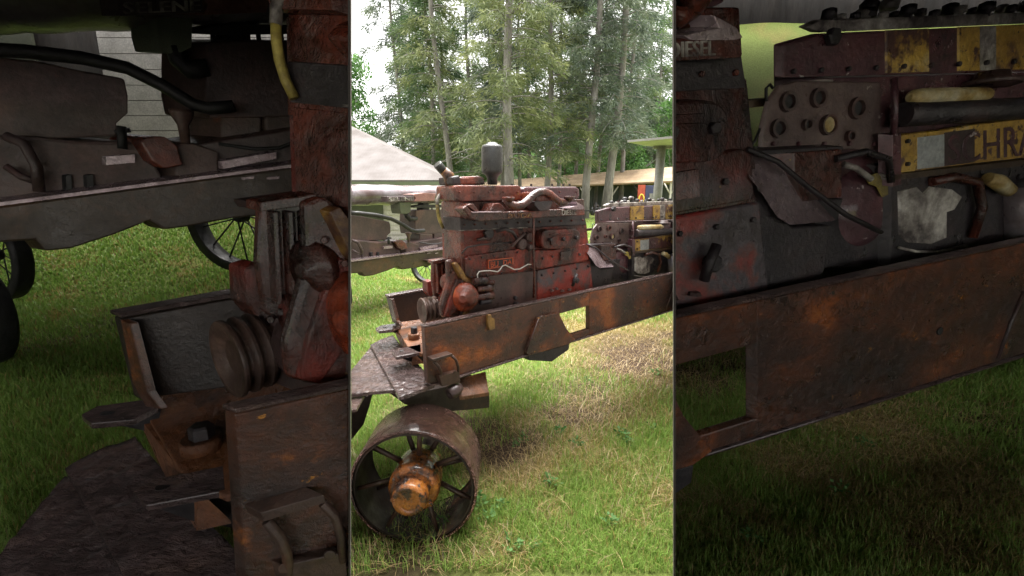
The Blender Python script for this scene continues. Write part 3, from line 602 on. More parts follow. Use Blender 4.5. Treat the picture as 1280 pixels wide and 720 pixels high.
blades('dead_grass', 45000, wedge(439.5, 840.5, 1.55, 8, 1.7), .05, .16, .0032, 1.3, 'straw', 4, 'loose pale dead stems lying on the yard')
blades('dead_grass', 36000, wedge(844, 1290, 1.45, 5, 1.6), .05, .2, .0035, 1.3, 'straw', 5, 'loose brown dead stems lying under the beam of the right shed wing')
blades('dead_grass', 3500, wedge(-10, 436, 1.5, 5, 1.6), .05, .12, .0035, 1.3, 'straw', 5, 'loose dead stems lying on the floor of the left shed wing')
# broadleaf weeds
wm = leaf_mat('weed_leaves', (.05, .13, .03), (.09, .20, .05), (.14, .27, .08)); Q = []
spots = [(645, 562), (655, 556), (785, 558), (778, 548), (590, 628), (600, 640), (556, 662), (700, 545), (720, 560), (625, 640), (690, 610), (820, 470), (640, 690), (760, 660), (815, 540), (668, 690), (610, 655), (735, 480), (1050, 620), (940, 680), (1080, 560)]
for u, v in spots:
    G = ground_at(u, v); big = random.uniform(.4, .85)
    for i in range(26):
        a = random.uniform(0, 6.28); rr = random.uniform(0, .05)*big; P = G+np.array([math.cos(a)*rr, math.sin(a)*rr, random.uniform(.02, .06)])
        d = np.array([[math.cos(a), math.sin(a), random.uniform(.0, .7)]]); Q.append(leaf_quads(P[None], d, np.array([random.uniform(.02, .045)*big]), np.array([.022*big])))
o = quads_obj('weeds', np.concatenate(Q), wm); tag(o, 'small broad leaved weeds scattered in the grass', 'weeds', kind='stuff')

# ==================================================================  THE MACHINES
def btop(u): return 410-.2165*(u-530.7)
def bbot(u): return 481-.309*(u-535)
def build_frame(V, label):
    ms = V.ms; root = thing('machine_frame', label, 'steel frame', V.p(560 if V is not VR else 760, 470, .3)*np.array([1, 1, 0]))
    MF = M_frame(ms); q = V.p
    def beam(m):
        L_ = [(530.7, btop(530.7)), (700, btop(700)), (700, bbot(700)), (660, bbot(660)), (540, bbot(540)), (535, 479)]
        m.prism(V, L_, 0, .035)
        m.prism(V, [(700, btop(700)), (737, btop(737)), (737, 382), (700, 392)], 0, .035)
        m.prism(V, [(700, 423), (737, 411.5), (737, bbot(737)), (700, bbot(700))], 0, .035)
        m.prism(V, [(737, btop(737)), (900, btop(900)), (900, bbot(900)), (737, bbot(737))], 0, .035)
    bo = part(V, root, 'side_beam', MF, beam, .004)
    def flange(m):
        a, b = V.q(530.7, btop(530.7), 0, .001), V.q(900, btop(900), 0, .001)
        m.slab([a, b, b+V.E*.04*V.k, a+V.E*.04*V.k], np.array([0, 0, .010*V.k]))
    part(V, root, 'flange', M_deck(ms), flange, .003)
    def flange(m):
        a, b = V.q(538, bbot(538), 0), V.q(900, bbot(900), 0)
        m.slab([a-V.E*.012*V.k, b-V.E*.012*V.k, b+V.E*.07*V.k, a+V.E*.07*V.k], np.array([0, 0, -.010*V.k]))
    part(V, root, 'flange', M_deck(ms), flange, .003)
    far = lambda m: m.prism(V, [(486, 372.4), (560, 358.9), (640, 344), (640, 372), (560, 395), (500, 403), (494, 404.5)], .70, .74)
    part(V, root, 'side_beam', paint('black_brown_beam_steel', [(.3, (.012, .009, .008)), (.6, (.028, .017, .013)), (.75, (.06, .028, .018))], 6, (.3, .6), ms=ms), far, .004, 'black-brown far side beam')  # far beam is a darker brown than the near one
    def fl2(m):
        a, b = q(485, 371.8, .70), q(640, 343.5, .70); m.slab([a-V.E*.004*V.k, b-V.E*.004*V.k, b+V.E*.045*V.k, a+V.E*.045*V.k], np.array([0, 0, .012*V.k]))
    part(V, root, 'flange', M_deck(ms), fl2, .003)
    part(V, root, 'end_plate', MF, lambda m: m.slab([q(485, 372.5, .70), q(489, 374, .66), q(496, 401, .62), q(501, 408, .60), q(495, 407, .66), q(490, 398, .70)], V.ax*.02*V.k), .003)
    zf = .70
    def floor(m):
        P = [(493, 406), (500, 402.5), (560, 389), (640, 372), (700, 372), (620, 415), (527, 442), (510, 434)]
        m.slab([V.p(u, v, o_of(u, v, zf)) for u, v in P], np.array([0, 0, -.02*V.k]))
    part(V, root, 'floor_plate', M_floor(ms), floor, .003)
    part(V, root, 'cross_member', M_floor(ms), lambda m: m.slab([V.p(u, v, o_of(u, v, z)) for u, v, z in [(491, 409, .70), (500, 410, .70), (516, 440, .70), (529, 452, .66), (515, 455, .625), (506, 440, .625), (498, 424, .63)]], np.array([0, 0, -.01*V.k])), .003)
    # towing lugs with holes
    for nm, P, hole, z, web in (('lug', [(469.5, 410), (476, 406.5), (498, 403.5), (500, 407), (490, 412), (473.5, 413.5)], (480.5, 409.3), .735, [(478, 413), (499, 408), (497, 417)]),
                               ('lug', [(490, 440), (498, 435.5), (526, 430), (527, 440), (495, 446)], (502, 438.6), .70, [(496, 446), (527, 440), (530, 455), (516, 453)])):
        part(V, root, nm, M_deck(ms), lambda m: m.slab([V.p(u, v, o_of(u, v, z)) for u, v in P], np.array([0, 0, -.018*V.k])), .003)
        part(V, root, 'lug_web', M_grime(ms), lambda m: m.slab([V.p(u, v, o_of(web[0][0], web[0][1], z-.02)) for u, v in web], V.ax*.015*V.k), .002)
        hp = V.p(hole[0], hole[1], o_of(hole[0], hole[1], z)); r = V.sz(2.6, hp)
        part(V, root, 'bolt_hole', M_black(ms), lambda m: m.lathe(hp+[0, 0, .0005], (0, 0, 1), [(0, r), (.0015*V.k, r)], 16), 0)
    wp = V.p(517.5, 423.5, o_of(517.5, 423.5, .70)); r = V.sz(7.2, wp)
    part(V, root, 'washer', M_floor(ms), lambda m: m.lathe(wp, (0, 0, 1), [(0, r), (.03*V.k, r), (.034*V.k, r*.9)], 24), 0)
    part(V, root, 'bolt', M_grime(ms), lambda m: m.lathe(wp+[0.1*r, 0, .034*V.k], (0, 0, 1), [(0, r*.62), (.03*V.k, r*.62), (.036*V.k, r*.5)], 6, False), .001)
    zd = .62
    for zd, P in ((.62, [(463, 431), (476, 424), (491, 419), (512, 444), (530, 463), (543, 481), (499, 497)]),
              (.605, [(420, 486), (463, 434), (466, 435), (496, 487), (438, 492.5), (400, 500)])):
        ripple(part(V, root, 'deck_plate', M_deck(ms), lambda m: m.slab([V.p(u, v, o_of(u, v, zd)) for u, v in P], np.array([0, 0, -.016*V.k])), 0), V)
    part(V, root, 'deck_plate', M_deck(ms), lambda m: m.slab([V.p(u, v, o_of(u, v, .58)) for u, v in [(415, 496), (457, 491), (446, 511), (415, 516)]], np.array([0, 0, -.016*V.k])), .003)
    # ladder shaped bracket on the beam
    def br(m):
        w_ = lambda p: V.sz(p, V.p(560, 460, 0))
        m.slab([q(540.5, 449, -.05), q(565.5, 441.8, -.05), q(566.5, 445, -.05), q(542, 452.5, -.05)], V.E*.05*V.k)
        m.tube([q(543, 452, -.04), q(548, 458, -.045), q(551, 465, -.04), q(552, 474, -.02)], w_(2.1), 8)
        m.tube([q(565, 445, -.04), q(570, 450, -.045), q(572.5, 458, -.04), q(573, 468, -.02)], w_(1.9), 8)
        m.prism(V, [(549, 470), (574, 464.5), (575.5, 478), (553, 483)], -.035, 0)
        for u, v in ((550, 470), (568, 465)): m.lathe(q(u, v, -.035), -V.n, [(0, w_(2.4)), (.008*V.k, w_(2.2))], 10)
    part(V, root, 'bracket', M_spoke(ms) if V is VC else paint('rusted_iron_bracket', [(.3, (.03, .018, .014)), (.6, (.07, .04, .03)), (.75, (.12, .05, .03))], 10, (.3, .6), ms=ms), br, .002)
    part(V, root, 'latch', paint('yellowed_latch', [(.3, (.1, .05, .02)), (.7, (.35, .2, .04))], 12, (.3, .5), ms=ms), lambda m: m.prism(V, [(610.5, 394), (614, 393), (615, 397), (618.5, 399), (619, 411), (612, 413.5), (610, 405)], -.018, 0), .003)
    part(V, root, 'gusset', MF, lambda m: m.prism(V, [(673, 399), (677.5, 395), (699, 391.5), (708, 410.5), (719.5, 424.5), (712, 430), (661, 444.5), (658, 441)], -.02, 0), .003)
    part(V, root, 'gusset', M_grime(ms), lambda m: m.prism(V, [(661, 444.5), (712, 430), (711, 437), (690, 452), (661, 450.5)], -.01, .12), .003)
    wr = V.sz(.8, q(835, 375, 0)); part(V, root, 'weld_seam', M_spoke(ms) if V is VC else M_crank(ms), lambda m: m.tube([q(842.5, 361, -.002), q(837, 374, -.003), q(832, 388, -.002)], wr, 6), 0)
    wr2 = V.sz(.7, q(665, 420, -.02)); part(V, root, 'weld_seam', M_crank(ms), lambda m: m.tube([q(673, 399, -.022), q(666, 418, -.022), q(658.5, 440, -.022)], wr2, 6), 0)
    part(V, root, 'bolt_hole', M_black(ms), lambda m: disc(m, V, 809, 377, 0, 1.6, .004), 0)
    if V is VC:      # the axle joint and cross tie under the near beam, and the steel wheel
        part(V, root, 'axle_plate', M_floor(ms), lambda m: m.slab([V.p(574, 473, .05), V.p(607, 464, .05), V.p(611, 490.5, -.04), V.p(574, 496, -.04)], np.array([0, 0, -.02])), .003)
        part(V, root, 'axle_beam', M_inner(ms), lambda m: m.prism(V, [(508, 494), (600, 474), (612, 491), (612, 510), (592, 512), (540, 516), (505, 505)], .10, .3), .004)
        part(V, root, 'axle_beam', M_inner(ms), lambda m: m.prism(V, [(430, 505), (449, 498), (466, 493), (462, 508), (455, 530), (432, 560)], .25, .40), .004)
        def joint(m):
            c = q(570, 487, -.02); r = V.sz(8.5, c); m.lathe(c, -V.ax*np.array([1, 1, 0])-np.array([0, 0, .25]), [(-.03, r*.6), (0, r), (.03, r*1.02), (.045, r*.85), (.045, r*.5), (.02, r*.4)], 20)
        part(V, root, 'ball_joint', M_crank(ms), joint, 0)
    return root, bo

root, beam0 = build_frame(VC, 'long rusty steel beam frame with deck plates and steel wheel in the bright yard')
# the steel wheel (front face at D 1.70)
Wc = atD(516.5, 612, 1.70); WR = .272; wid = .255
whl = thing('steel_wheel', None, None, (0, 0, 0)) if False else None
def rel(name, m, mat, parent, bevel=0, label=None):
    o = m.build(name, mat, parent, bevel=bevel)
    if label: o['label'] = label
    return o
y0 = Wc[1]; cz = .272
m = MB(); m.lathe((Wc[0], y0, cz), (0, 1, 0), [(0, WR-.010), (0, WR), (.004, WR+.002), (wid, WR), (wid, WR-.012), (.004, WR-.012)], 72)
m.f = m.f[:-2]; m.sm = m.sm[:-2]
wheel = rel('wheel', m, M_tread(), root)
m = MB(); m.lathe((Wc[0], y0+.002, cz), (0, 1, 0), [(.002, WR-.022), (.002, WR-.0125), (wid-.002, WR-.0125), (wid-.002, WR-.022)], 72); m.f = m.f[:-2]; m.sm = m.sm[:-2]
rel('inner_rim', m, M_inner(), wheel)
for i in range(14):
    a = i/14*2*math.pi+.12; yy = (.05 if i % 2 else .20); d = np.array([math.cos(a), 0, math.sin(a)]); c = np.array([Wc[0], y0, cz])
    m = MB(); m.tube([c+d*.05+[0, .10+yy*.3, 0], c+d*(WR-.014)+[0, yy, 0]], [.014, .009], 8); rel('spoke', m, M_spoke(), wheel)
m = MB(); m.lathe((Wc[0], y0+.20, cz), (0, -1, 0), [(0, .095), (.05, .105), (.11, .108), (.14, .103), (.165, .112), (.195, .108), (.21, .09)], 40); rel('hub', m, M_hub(), wheel)
m = MB(); m.lathe((Wc[0]-.005, y0+.0, cz-.005), (0, -1, 0), [(0, .078), (.03, .077), (.055, .074), (.07, .068), (.072, .05), (.066, .045)], 32); rel('hub_cap', m, M_hub(), wheel)
for i in range(6):
    a = i/6*2*math.pi+.4; m = MB(); m.lathe((Wc[0]+.094*math.cos(a), y0-.008, cz+.094*math.sin(a)), (0, -1, 0), [(0, .010), (.012, .010), (.015, .007)], 6, False); rel('hub_bolt', m, M_hub(), wheel)
m = MB(); m.tube([(Wc[0], y0+.1, cz), (Wc[0], y0+.75, cz)], .035, 16); m.tube([(Wc[0]+.02, y0+.56, cz), (Wc[0]+.06, y0+.56, .56)], .03, 10); rel('axle', m, M_inner(), root)

# ---------------------------------------------------------------- the red engine
def build_engine(V, label):
    ms = V.ms; q = V.p; root = thing('engine', label, 'engine', V.p(640 if V is VC else (565 if V is VL else 725), 400, .3)*np.array([1, 1, 0])+np.array([0, 0, V.p(640, 385, .3)[2]]))
    PR = lambda name, mat, poly, o0, o1, bev=.004: part(V, root, name, mat, lambda m: m.prism(V, poly, o0, o1), bev)
    R_, B_, G_, C_ = M_red(ms), M_brownred(ms), M_grime(ms), M_crank(ms)
    PR('crankcase', C_, [(577, 347), (671, 338), (671, 390), (577, 410)], .12, .42, .005)
    PR('crankcase', M_patch(ms), [(672, 338), (738, 326), (742, 366), (672, 384)], .115, .42, .006)
    PR('side_cover', R_, [(582, 324), (586, 320), (663, 309), (667, 312), (667, 336), (590, 349), (583, 345)], .10, .13, .008)
    blk = PR('engine_block', R_, [(576, 288), (665, 281), (733, 277), (738, 326), (668, 338), (577, 350)], .12, .27, .005)
    PR('front_casting', R_, [(556.5, 292), (575.6, 291), (577, 350), (558, 345)], .266, .30, .004)
    PR('front_casting', B_, [(555.5, 253), (574.5, 253), (575.6, 291), (556, 292)], .266, .30, .004)
    def corner(m):       # front end of the block, seen as a narrow face
        for a, b in (((575, 252), (575.8, 291)), ((575.8, 291), (577, 350))):
            A, Bq = q(*a, .119), q(*b, .119); m.slab([A, Bq, Bq+V.E*.16*V.k, A+V.E*.16*V.k], V.ax*.02*V.k)
    part(V, root, 'front_plate', B_, corner, .003)
    PR('cylinder_head', G_, [(575, 272), (731, 268), (733, 281), (576, 289)], .105, .27, .005)
    PR('gasket_strip', M_pale(ms), [(576, 287.6), (660, 284), (660, 284.8), (576, 288.6)], .10, .12, .0)
    PR('cylinder_head', B_, [(575, 252), (730, 249), (731, 269), (575, 273)], .13, .27, .004)
    # water rail with gusset windows
    PR('water_rail', B_, [(578.5, 261), (583, 256.5), (590, 264), (598, 265.5), (640, 264.5), (731, 260), (731.5, 269), (640, 274), (600, 277), (590, 274)], .02, .10, .006)
    PR('rail_web', B_, [(583, 256.5), (588, 254.5), (592, 255), (600, 264.5), (596, 265.5)], .03, .11, .003)
    PR('rail_web', B_, [(612, 264.5), (617, 254.5), (625, 254), (633, 262), (627, 264.8)], .03, .11, .003)
    PR('rail_ledge', M_steel(ms), [(589, 264.8), (627, 264.2), (627, 265.6), (591, 266.4)], .015, .07, .001)
    PR('rail_ledge', M_steel(ms), [(720, 252), (729, 257), (731.5, 261), (728, 262), (711, 262), (708, 260), (722, 257)], .01, .08, .002)
    text(V, root, 'DIESEL', [(703, 264.5), (719, 263.8), (719, 270), (703, 270.6)], .018, M_letterw(ms)) if False else None
    text(V, root, 'BUDA', [(635, 267.8), (666, 266), (666, 271.5), (635, 273)], .0199, M_yrust(ms), depth=.004)
    text(V, root, 'DIESEL', [(702, 262.8), (720, 261.8), (720, 268), (702, 269)], .0199, M_pale(ms), depth=.004)
    # heads / top tanks
    def rbox(m, P, o0, o1): m.prism(V, P, o0, o1)
    PR('top_tank', B_, [(567.5, 234), (570, 231.5), (649, 231.8), (651.5, 234), (651.5, 249.5), (648, 251), (576, 252), (569, 250)], .10, .27, .010)
    PR('top_tank', M_maroon(ms), [(653.5, 235.5), (657, 233.4), (721, 233.4), (724.5, 236), (725, 247), (721, 249), (653.5, 250)], .10, .27, .010)
    PR('front_tank_end', C_, [(561.5, 235), (567, 232.5), (568, 252), (561, 252)], .20, .26, .006)
    # wavy manifold
    def wav(m):
        pts = [(631, 249), (637, 255.5), (645, 257.5), (653, 256), (660, 250.5), (666, 244.5), (672, 240.6), (680, 239.6), (687, 242.3), (693, 247.5), (699, 252), (706, 253), (712, 250)]
        r = [V.sz(x, q(670, 250, 0)) for x in (3.6, 4.6, 5.0, 5.2, 5.2, 5, 4.8, 4.8, 4.6, 4.6, 4.6, 4.4, 3.4)]
        m.tube([q(u, v, -.02) for u, v in pts], r, 16)
    part(V, root, 'exhaust_manifold', B_, wav, 0)
    for u, v, rr in ((635.5, 247, 8.3), (711.5, 246, 7)):
        part(V, root, 'manifold_cup', B_, lambda m: m.lathe(q(u, v+6, -.03), (0, 0, 1), [(0, V.sz(rr*.45, q(u, v, 0))), (V.sz(4, q(u, v, 0)), V.sz(rr*.9, q(u, v, 0))), (V.sz(6.4, q(u, v, 0)), V.sz(rr, q(u, v, 0))), (V.sz(6.6, q(u, v, 0)), V.sz(rr*.8, q(u, v, 0))), (V.sz(3, q(u, v, 0)), V.sz(rr*.5, q(u, v, 0)))], 20), 0)
    PR('manifold_port', B_, [(671, 240), (688, 241), (690, 256), (687, 263), (676, 263), (670, 256)], -.01, .12, .006)
    PR('manifold_port', G_, [(668, 252), (690, 251), (691, 254), (687, 263), (675, 264), (669, 257)], -.03, .05, .004)
    # oval side cover with ridge and studs
    def rr_poly(u0, v0, u1, v1, r, dv=0):
        P = []
        for cx, cy, a0 in ((u1-r, v0+r, -90), (u1-r, v1-r, 0), (u0+r, v1-r, 90), (u0+r, v0+r, 180)):
            for k in range(5): a = math.radians(a0+k*22.5); uu = cx+r*math.cos(a); P.append((uu, cy+r*math.sin(a)+dv*(uu-u0)/(u1-u0)))
        return P
    PR('oval_cover', R_, rr_poly(677.5, 287.5, 726, 312, 8.5, -2), .055, .12, .008)
    PR('cover_ridge', R_, [(688, 292.5), (716, 291), (716, 292.4), (688, 294)], .045, .056, .001)
    PR('cover_ridge', R_, rr_poly(689, 296, 719, 308, 4, -1.5), .046, .056, .002)
    for u, v in ((686.5, 299.5), (702.5, 298.5), (719, 297)):
        part(V, root, 'stud', G_, lambda m: disc(m, V, u, v, .05, 2.6, .022, 6), .001)
    PR('name_cover', R_, [(668, 315), (672, 312.5), (690, 312.5), (732, 305), (735, 308), (736, 325), (672, 336.5), (669, 333)], .09, .12, .005)
    PR('name_plate', M_brownred(ms), [(701, 315), (714, 313), (714.5, 324), (701, 326)], .08, .09, .001)
    text(V, root, '51', [(703, 316.5), (712, 315), (712.5, 322.5), (703, 324.5)], .0799, R_, depth=.003) if False else None
    for u, v in ((678, 323), (690, 320.5), (724, 318)): part(V, root, 'stud', G_, lambda m: disc(m, V, u, v, .09, 1.5, .01, 6), .0)
    # BUDA plate
    PR('badge', M_grime(ms), [(611, 325.5), (641, 322.5), (641.5, 330.5), (611, 336)], .092, .101, .001)
    PR('badge_frame', M_letter(ms), [(610.5, 325), (641.5, 321.8), (641.5, 322.8), (610.5, 326)], .088, .095, .0)
    PR('badge_frame', M_letter(ms), [(610.5, 325), (611.5, 325), (611.5, 336), (610.5, 336)], .088, .095, .0)
    PR('badge_frame', M_letter(ms), [(640.6, 322), (641.6, 322), (641.8, 330.5), (640.8, 330.7)], .088, .095, .0)
    PR('badge_frame', M_letter(ms), [(610.5, 335.4), (626, 333), (626, 334), (610.5, 336.4)], .088, .095, .0)
    text(V, root, 'BU', [(613, 327), (622.5, 326), (622.5, 333), (613, 334.4)], .0919, M_letter(ms), depth=.004)
    text(V, root, 'DA', [(629, 325.3), (639, 324.2), (639, 330), (629, 331.4)], .0919, M_letter(ms), depth=.004)
    def bolts(P0, P1, n, o, rp, mt=None):
        for i in range(n):
            t_ = i/(n-1); u, v = P0[0]+(P1[0]-P0[0])*t_, P0[1]+(P1[1]-P0[1])*t_
            part(V, root, 'bolt', mt or G_, lambda m: disc(m, V, u, v, o, rp, .010, 6), 0)
    bolts((580, 281), (728, 275), 12, .105, 1.3, B_); bolts((579, 269), (728, 266), 7, .13, 1.2)
    bolts((587, 324), (661, 313), 6, .10, 1.1); bolts((589, 346), (664, 336.5), 5, .10, 1.1)
    bolts((559, 256), (559, 288), 4, .266, 1.0); bolts((572, 256), (572, 288), 4, .266, 1.0); bolts((677, 344), (735, 333), 5, .115, 1.2)
    bolts((574, 240), (647, 240), 5, .10, 1.0, B_); bolts((658, 240), (720, 240), 4, .10, 1.0, B_)
    part(V, root, 'pipe', G_, lambda m: m.tube([q(577, 317, .1), q(584, 309, .08), q(600, 306, .08), q(625, 304, .09), q(640, 303, .1)], V.sz(1.1, q(600, 306, .1)), 8), 0)
    part(V, root, 'pipe', B_, lambda m: m.tube([q(666, 262, .08), q(667, 275, .07), q(666.5, 300, .07), q(668, 340, .08), q(667, 372, .09)], V.sz(1.5, q(667, 300, .1)), 8), 0)
    part(V, root, 'pipe', G_, lambda m: m.tube([q(620, 289, .1), q(632, 286, .07), q(641, 290, .06), q(646, 298, .08)], V.sz(2.2, q(640, 290, .1)), 10), 0)
    part(V, root, 'pipe', M_crank(ms), lambda m: m.tube([q(596, 300, .11), q(604, 298, .09), q(612, 299, .11)], V.sz(2, q(604, 300, .1)), 8), 0)
    # ports and grime lumps on the upper block
    part(V, root, 'port', G_, lambda m: (disc(m, V, 610, 292, .12, 7, .018, 14), disc(m, V, 606, 291, .10, 3, .02, 10)), .002)
    part(V, root, 'valve_cluster', C_, lambda m: (disc(m, V, 650, 305, .12, 7.5, .03, 12), disc(m, V, 659, 296, .12, 6.5, .035, 12), disc(m, V, 657, 308, .12, 4, .05, 10), m.tube([q(640, 308, .09), q(648, 299, .07), q(656, 292, .09)], V.sz(1.8, q(650, 300, .1)), 8)), .002)
    part(V, root, 'drain_cock', G_, lambda m: (disc(m, V, 718, 350, .11, 3.6, .03, 10), m.tube([q(721, 343, .06), q(718, 350, .05), q(716, 357, .07)], V.sz(2.0, q(718, 350, .1)), 8)), 0)
    part(V, root, 'drain_cock', G_, lambda m: (disc(m, V, 643, 372, .12, 2.6, .02, 8), disc(m, V, 644, 379, .12, 2.8, .03, 8)), 0)
    for u, v in ((690, 364), (696, 362), (703, 364.5), (712, 363)): part(V, root, 'loose_nut', C_, lambda m: m.lathe(q(u, v, .1), (0, 0, 1), [(0, V.sz(3, q(u, v, .1))), (.012*V.k, V.sz(2.2, q(u, v, .1)))], 6, False), .001)
    # elbow, filler and filter bowl on top
    def elbow(m):
        a, b = q(546.5, 205, .2), q(560.5, 221, .2); r = V.sz(5.4, a); d = b-a; L_ = np.linalg.norm(d)
        m.lathe(a, d, [(.001, r*.7), (0, r), (L_*.1, r*1.06), (L_, r*.98)], 20)
    part(V, root, 'elbow_pipe', M_filter(ms), elbow, 0)
    part(V, root, 'elbow_collar', M_yrust(ms), lambda m: m.tube([q(554, 213, .19), q(561, 220, .19), q(563, 231, .19)], [V.sz(x, q(560, 220, .19)) for x in (5.6, 7.2, 6.2)], 18), 0)
    PR('clamp_block', G_, [(565, 221), (575, 219), (577, 231), (566, 231)], .13, .26, .008)
    PR('filler_box', B_, [(575, 221), (600, 219.6), (606, 222), (607, 231), (576, 231)], .15, .25, .010)
    def bowl(m):
        c = q(615.5, 231, .17); k_ = V.sz(1, c); m.lathe(c, (0, 0, 1), [(0, 6*k_), (8*k_, 6.6*k_), (11*k_, 8.4*k_), (14.5*k_, 12.6*k_), (17*k_, 13.2*k_), (44*k_, 13.2*k_), (47.5*k_, 11.5*k_), (48.5*k_, 7*k_), (50*k_, 6.4*k_), (50.6*k_, 5*k_)], 32)
    part(V, root, 'filter_bowl', M_filter(ms), bowl, 0)
    for u in (580, 594, 640, 664, 690, 704, 712): part(V, root, 'top_bolt', G_, lambda m: m.lathe(q(u, 232.5, .18), (0, 0, 1), [(0, V.sz(1.6, q(u, 232, .18))), (V.sz(2.6, q(u, 232, .18)), V.sz(1.6, q(u, 232, .18)))], 6, False), 0)
    # hose and wire
    hr = V.sz(2.3, q(550, 250, .25)); part(V, root, 'hose', M_pale(ms), lambda m: m.tube([q(u, v, .24) for u, v in ((571, 233.5), (564, 236.5), (556, 240.5), (549.5, 244), (546.8, 249), (546.6, 256))], hr, 10), 0)
    part(V, root, 'hose', M_ygreen(ms), lambda m: m.tube([q(u, v, .24) for u, v in ((546.6, 255), (546.8, 262), (548, 270), (550.5, 278), (554, 285))], hr*.9, 10), 0)
    wr = V.sz(.75, q(630, 335, .09)); wp_ = [(597.5, 349), (596.5, 343), (599, 339.5), (605, 338.6), (612, 338.2), (618, 339), (622, 339.8), (625, 337), (628, 332.5), (632, 331.4), (637, 334), (643, 337), (650, 336.2), (656, 332.5), (660, 330.4), (664, 330.6)]
    part(V, root, 'wire', M_wire(ms), lambda m: m.tube([q(u, v, .078) for u, v in wp_], wr, 6), 0)
    # timing gear case
    PR('gear_case', M_brownred(ms), [(559, 326), (566, 323.5), (575, 331), (582, 344), (590, 352), (597, 366), (594, 380), (584, 393), (566, 399), (553, 396), (551, 382), (560, 350)], .14, .17, .010)
    PR('gear_case', M_brownred(ms), [(541, 327), (560, 325), (566, 336), (571, 350), (563, 372), (549, 373), (543, 370), (540, 350)], .26, .285, .010)
    for u in (546, 552, 558): PR('case_rib', M_brownred(ms), [(u, 330), (u+1.6, 329.6), (u+3.4, 366), (u+1.6, 367)], .235, .262, .003)
    PR('case_rib', M_brownred(ms), [(541, 326), (567, 322), (569, 326), (541, 330)], .22, .27, .003)
    PR('case_rim', M_yrust(ms), [(568, 330), (572, 328), (576.5, 334), (584, 345), (592, 352), (598, 366), (590, 367), (584, 355), (577, 348)], .11, .15, .006)
    PR('case_rim', M_yrust(ms), [(598, 366.3), (595, 381), (585, 394), (577.5, 396), (588, 380), (590, 367.3)], .11, .15, .006)
    PR('case_cover', R_, [(572, 348), (578, 352), (580, 364), (574, 384), (564, 398), (556, 396), (560, 380), (566, 362)], .125, .15, .006)
    def dome(u0, v0, o, rp, d):
        c = q(u0, v0, o); r = V.sz(rp, c); ax_ = -V.n*.75-V.ax*.65; ax_ /= np.linalg.norm(ax_)
        return lambda m: m.lathe(c, ax_, [(-d*.6*V.k, r*.98), (0, r), (.012*V.k, r), (.016*V.k, r*.93), (d*.55*V.k, r*.86), (d*.8*V.k, r*.66), (d*V.k, r*.30), (d*V.k*1.12, r*.28), (d*V.k*1.14, r*.2)], 32)
    MC = paint('red_orange_wet_cover', [(.32, (.03, .015, .01)), (.45, (.16, .03, .014)), (.58, (.34, .06, .02)), (.72, (.38, .18, .04))], 7, (.1, .35), 0, .5, 24, ms=ms, bd=2, coat=.2)
    part(V, root, 'gear_cover', MC, dome(580, 371, .12, 18.5, .05), 0)
    part(V, root, 'gear_cover', B_, dome(562, 352, .19, 12, .035), 0)
    PR('case_foot', R_, [(534.5, 352), (541, 350), (544, 366), (540, 372), (535, 366)], .32, .38, .006)
    part(V, root, 'shaft_housing', C_, lambda m: m.lathe(q(553, 384, .28), -V.pa, [(-.04*V.k, V.sz(12.5, q(549, 382, .34))), (0, V.sz(12.5, q(549, 382, .34))), (.012*V.k, V.sz(11, q(549, 382, .34))), (.03*V.k, V.sz(7, q(549, 382, .34)))], 24), 0)
    for u, v in ((566, 341), (574, 350), (549, 369), (556, 357), (545, 372), (560, 331), (590, 361), (592, 378), (552, 377)): part(V, root, 'case_bolt', B_, lambda m: disc(m, V, u, v, .13 if u > 562 else .25, 1.6, .014, 6), .0)
    # grooved pulley: rim, three grooves, hollow front
    def pul(m):
        a = q(527, 388.5, .36); r = V.sz(16.0, a); tx = (V.m(549, 0)[0]-640)/F; d_ = V.pa; L_ = -((a-CAM)@RGT-tx*((a-CAM)@FWD))/(d_@RGT-tx*(d_@FWD)); b = a+d_*L_; pr = [(.12*L_, r*.45), (.06*L_, r*.62), (0, r*.84), (0, r*.98), (.03*L_, r)]
        for i in range(4):
            s0 = .05+i*.24; pr += [(s0*L_, r), ((s0+.03)*L_, r), ((s0+.10)*L_, r*.87), ((s0+.14)*L_, r*.87), ((s0+.21)*L_, r)]
        pr += [(L_, r), (L_*1.02, r*.5)]; m.lathe(a, b-a, pr, 36, False)
    part(V, root, 'pulley', paint('worn_brown_pulley', [(.3, (.04, .025, .02)), (.55, (.10, .06, .048)), (.72, (.18, .11, .08))], 10, (.3, .55), .1, .2, 60, ms=ms), pul, .001)
    part(V, root, 'water_pump', M_red(ms), lambda m: m.lathe(q(553, 371, .25), -V.pa, [(-.02*V.k, V.sz(9, q(548, 380, .27))), (.01*V.k, V.sz(9, q(548, 380, .27))), (.02*V.k, V.sz(5, q(548, 380, .27)))], 20), 0)
    # pump stubs at right of the case
    for (a, b, r, mt) in (((592, 352), (609, 350.5), 4.6, R_), ((596, 362), (615, 359.5), 4.0, B_), ((594, 372), (616, 369), 4.6, B_), ((606, 354), (617, 353), 2.6, R_), ((600, 378), (613, 376), 3.4, G_)):
        part(V, root, 'pump_stub', mt, lambda m: m.lathe(q(*a, .08), q(*b, .08)-q(*a, .08), [(0, V.sz(r, q(*a, .08))), (np.linalg.norm(q(*b, .08)-q(*a, .08))*.6, V.sz(r, q(*a, .08))), (np.linalg.norm(q(*b, .08)-q(*a, .08))*.62, V.sz(r*1.25, q(*a, .08))), (np.linalg.norm(q(*b, .08)-q(*a, .08)), V.sz(r*1.2, q(*a, .08)))], 14), 0)
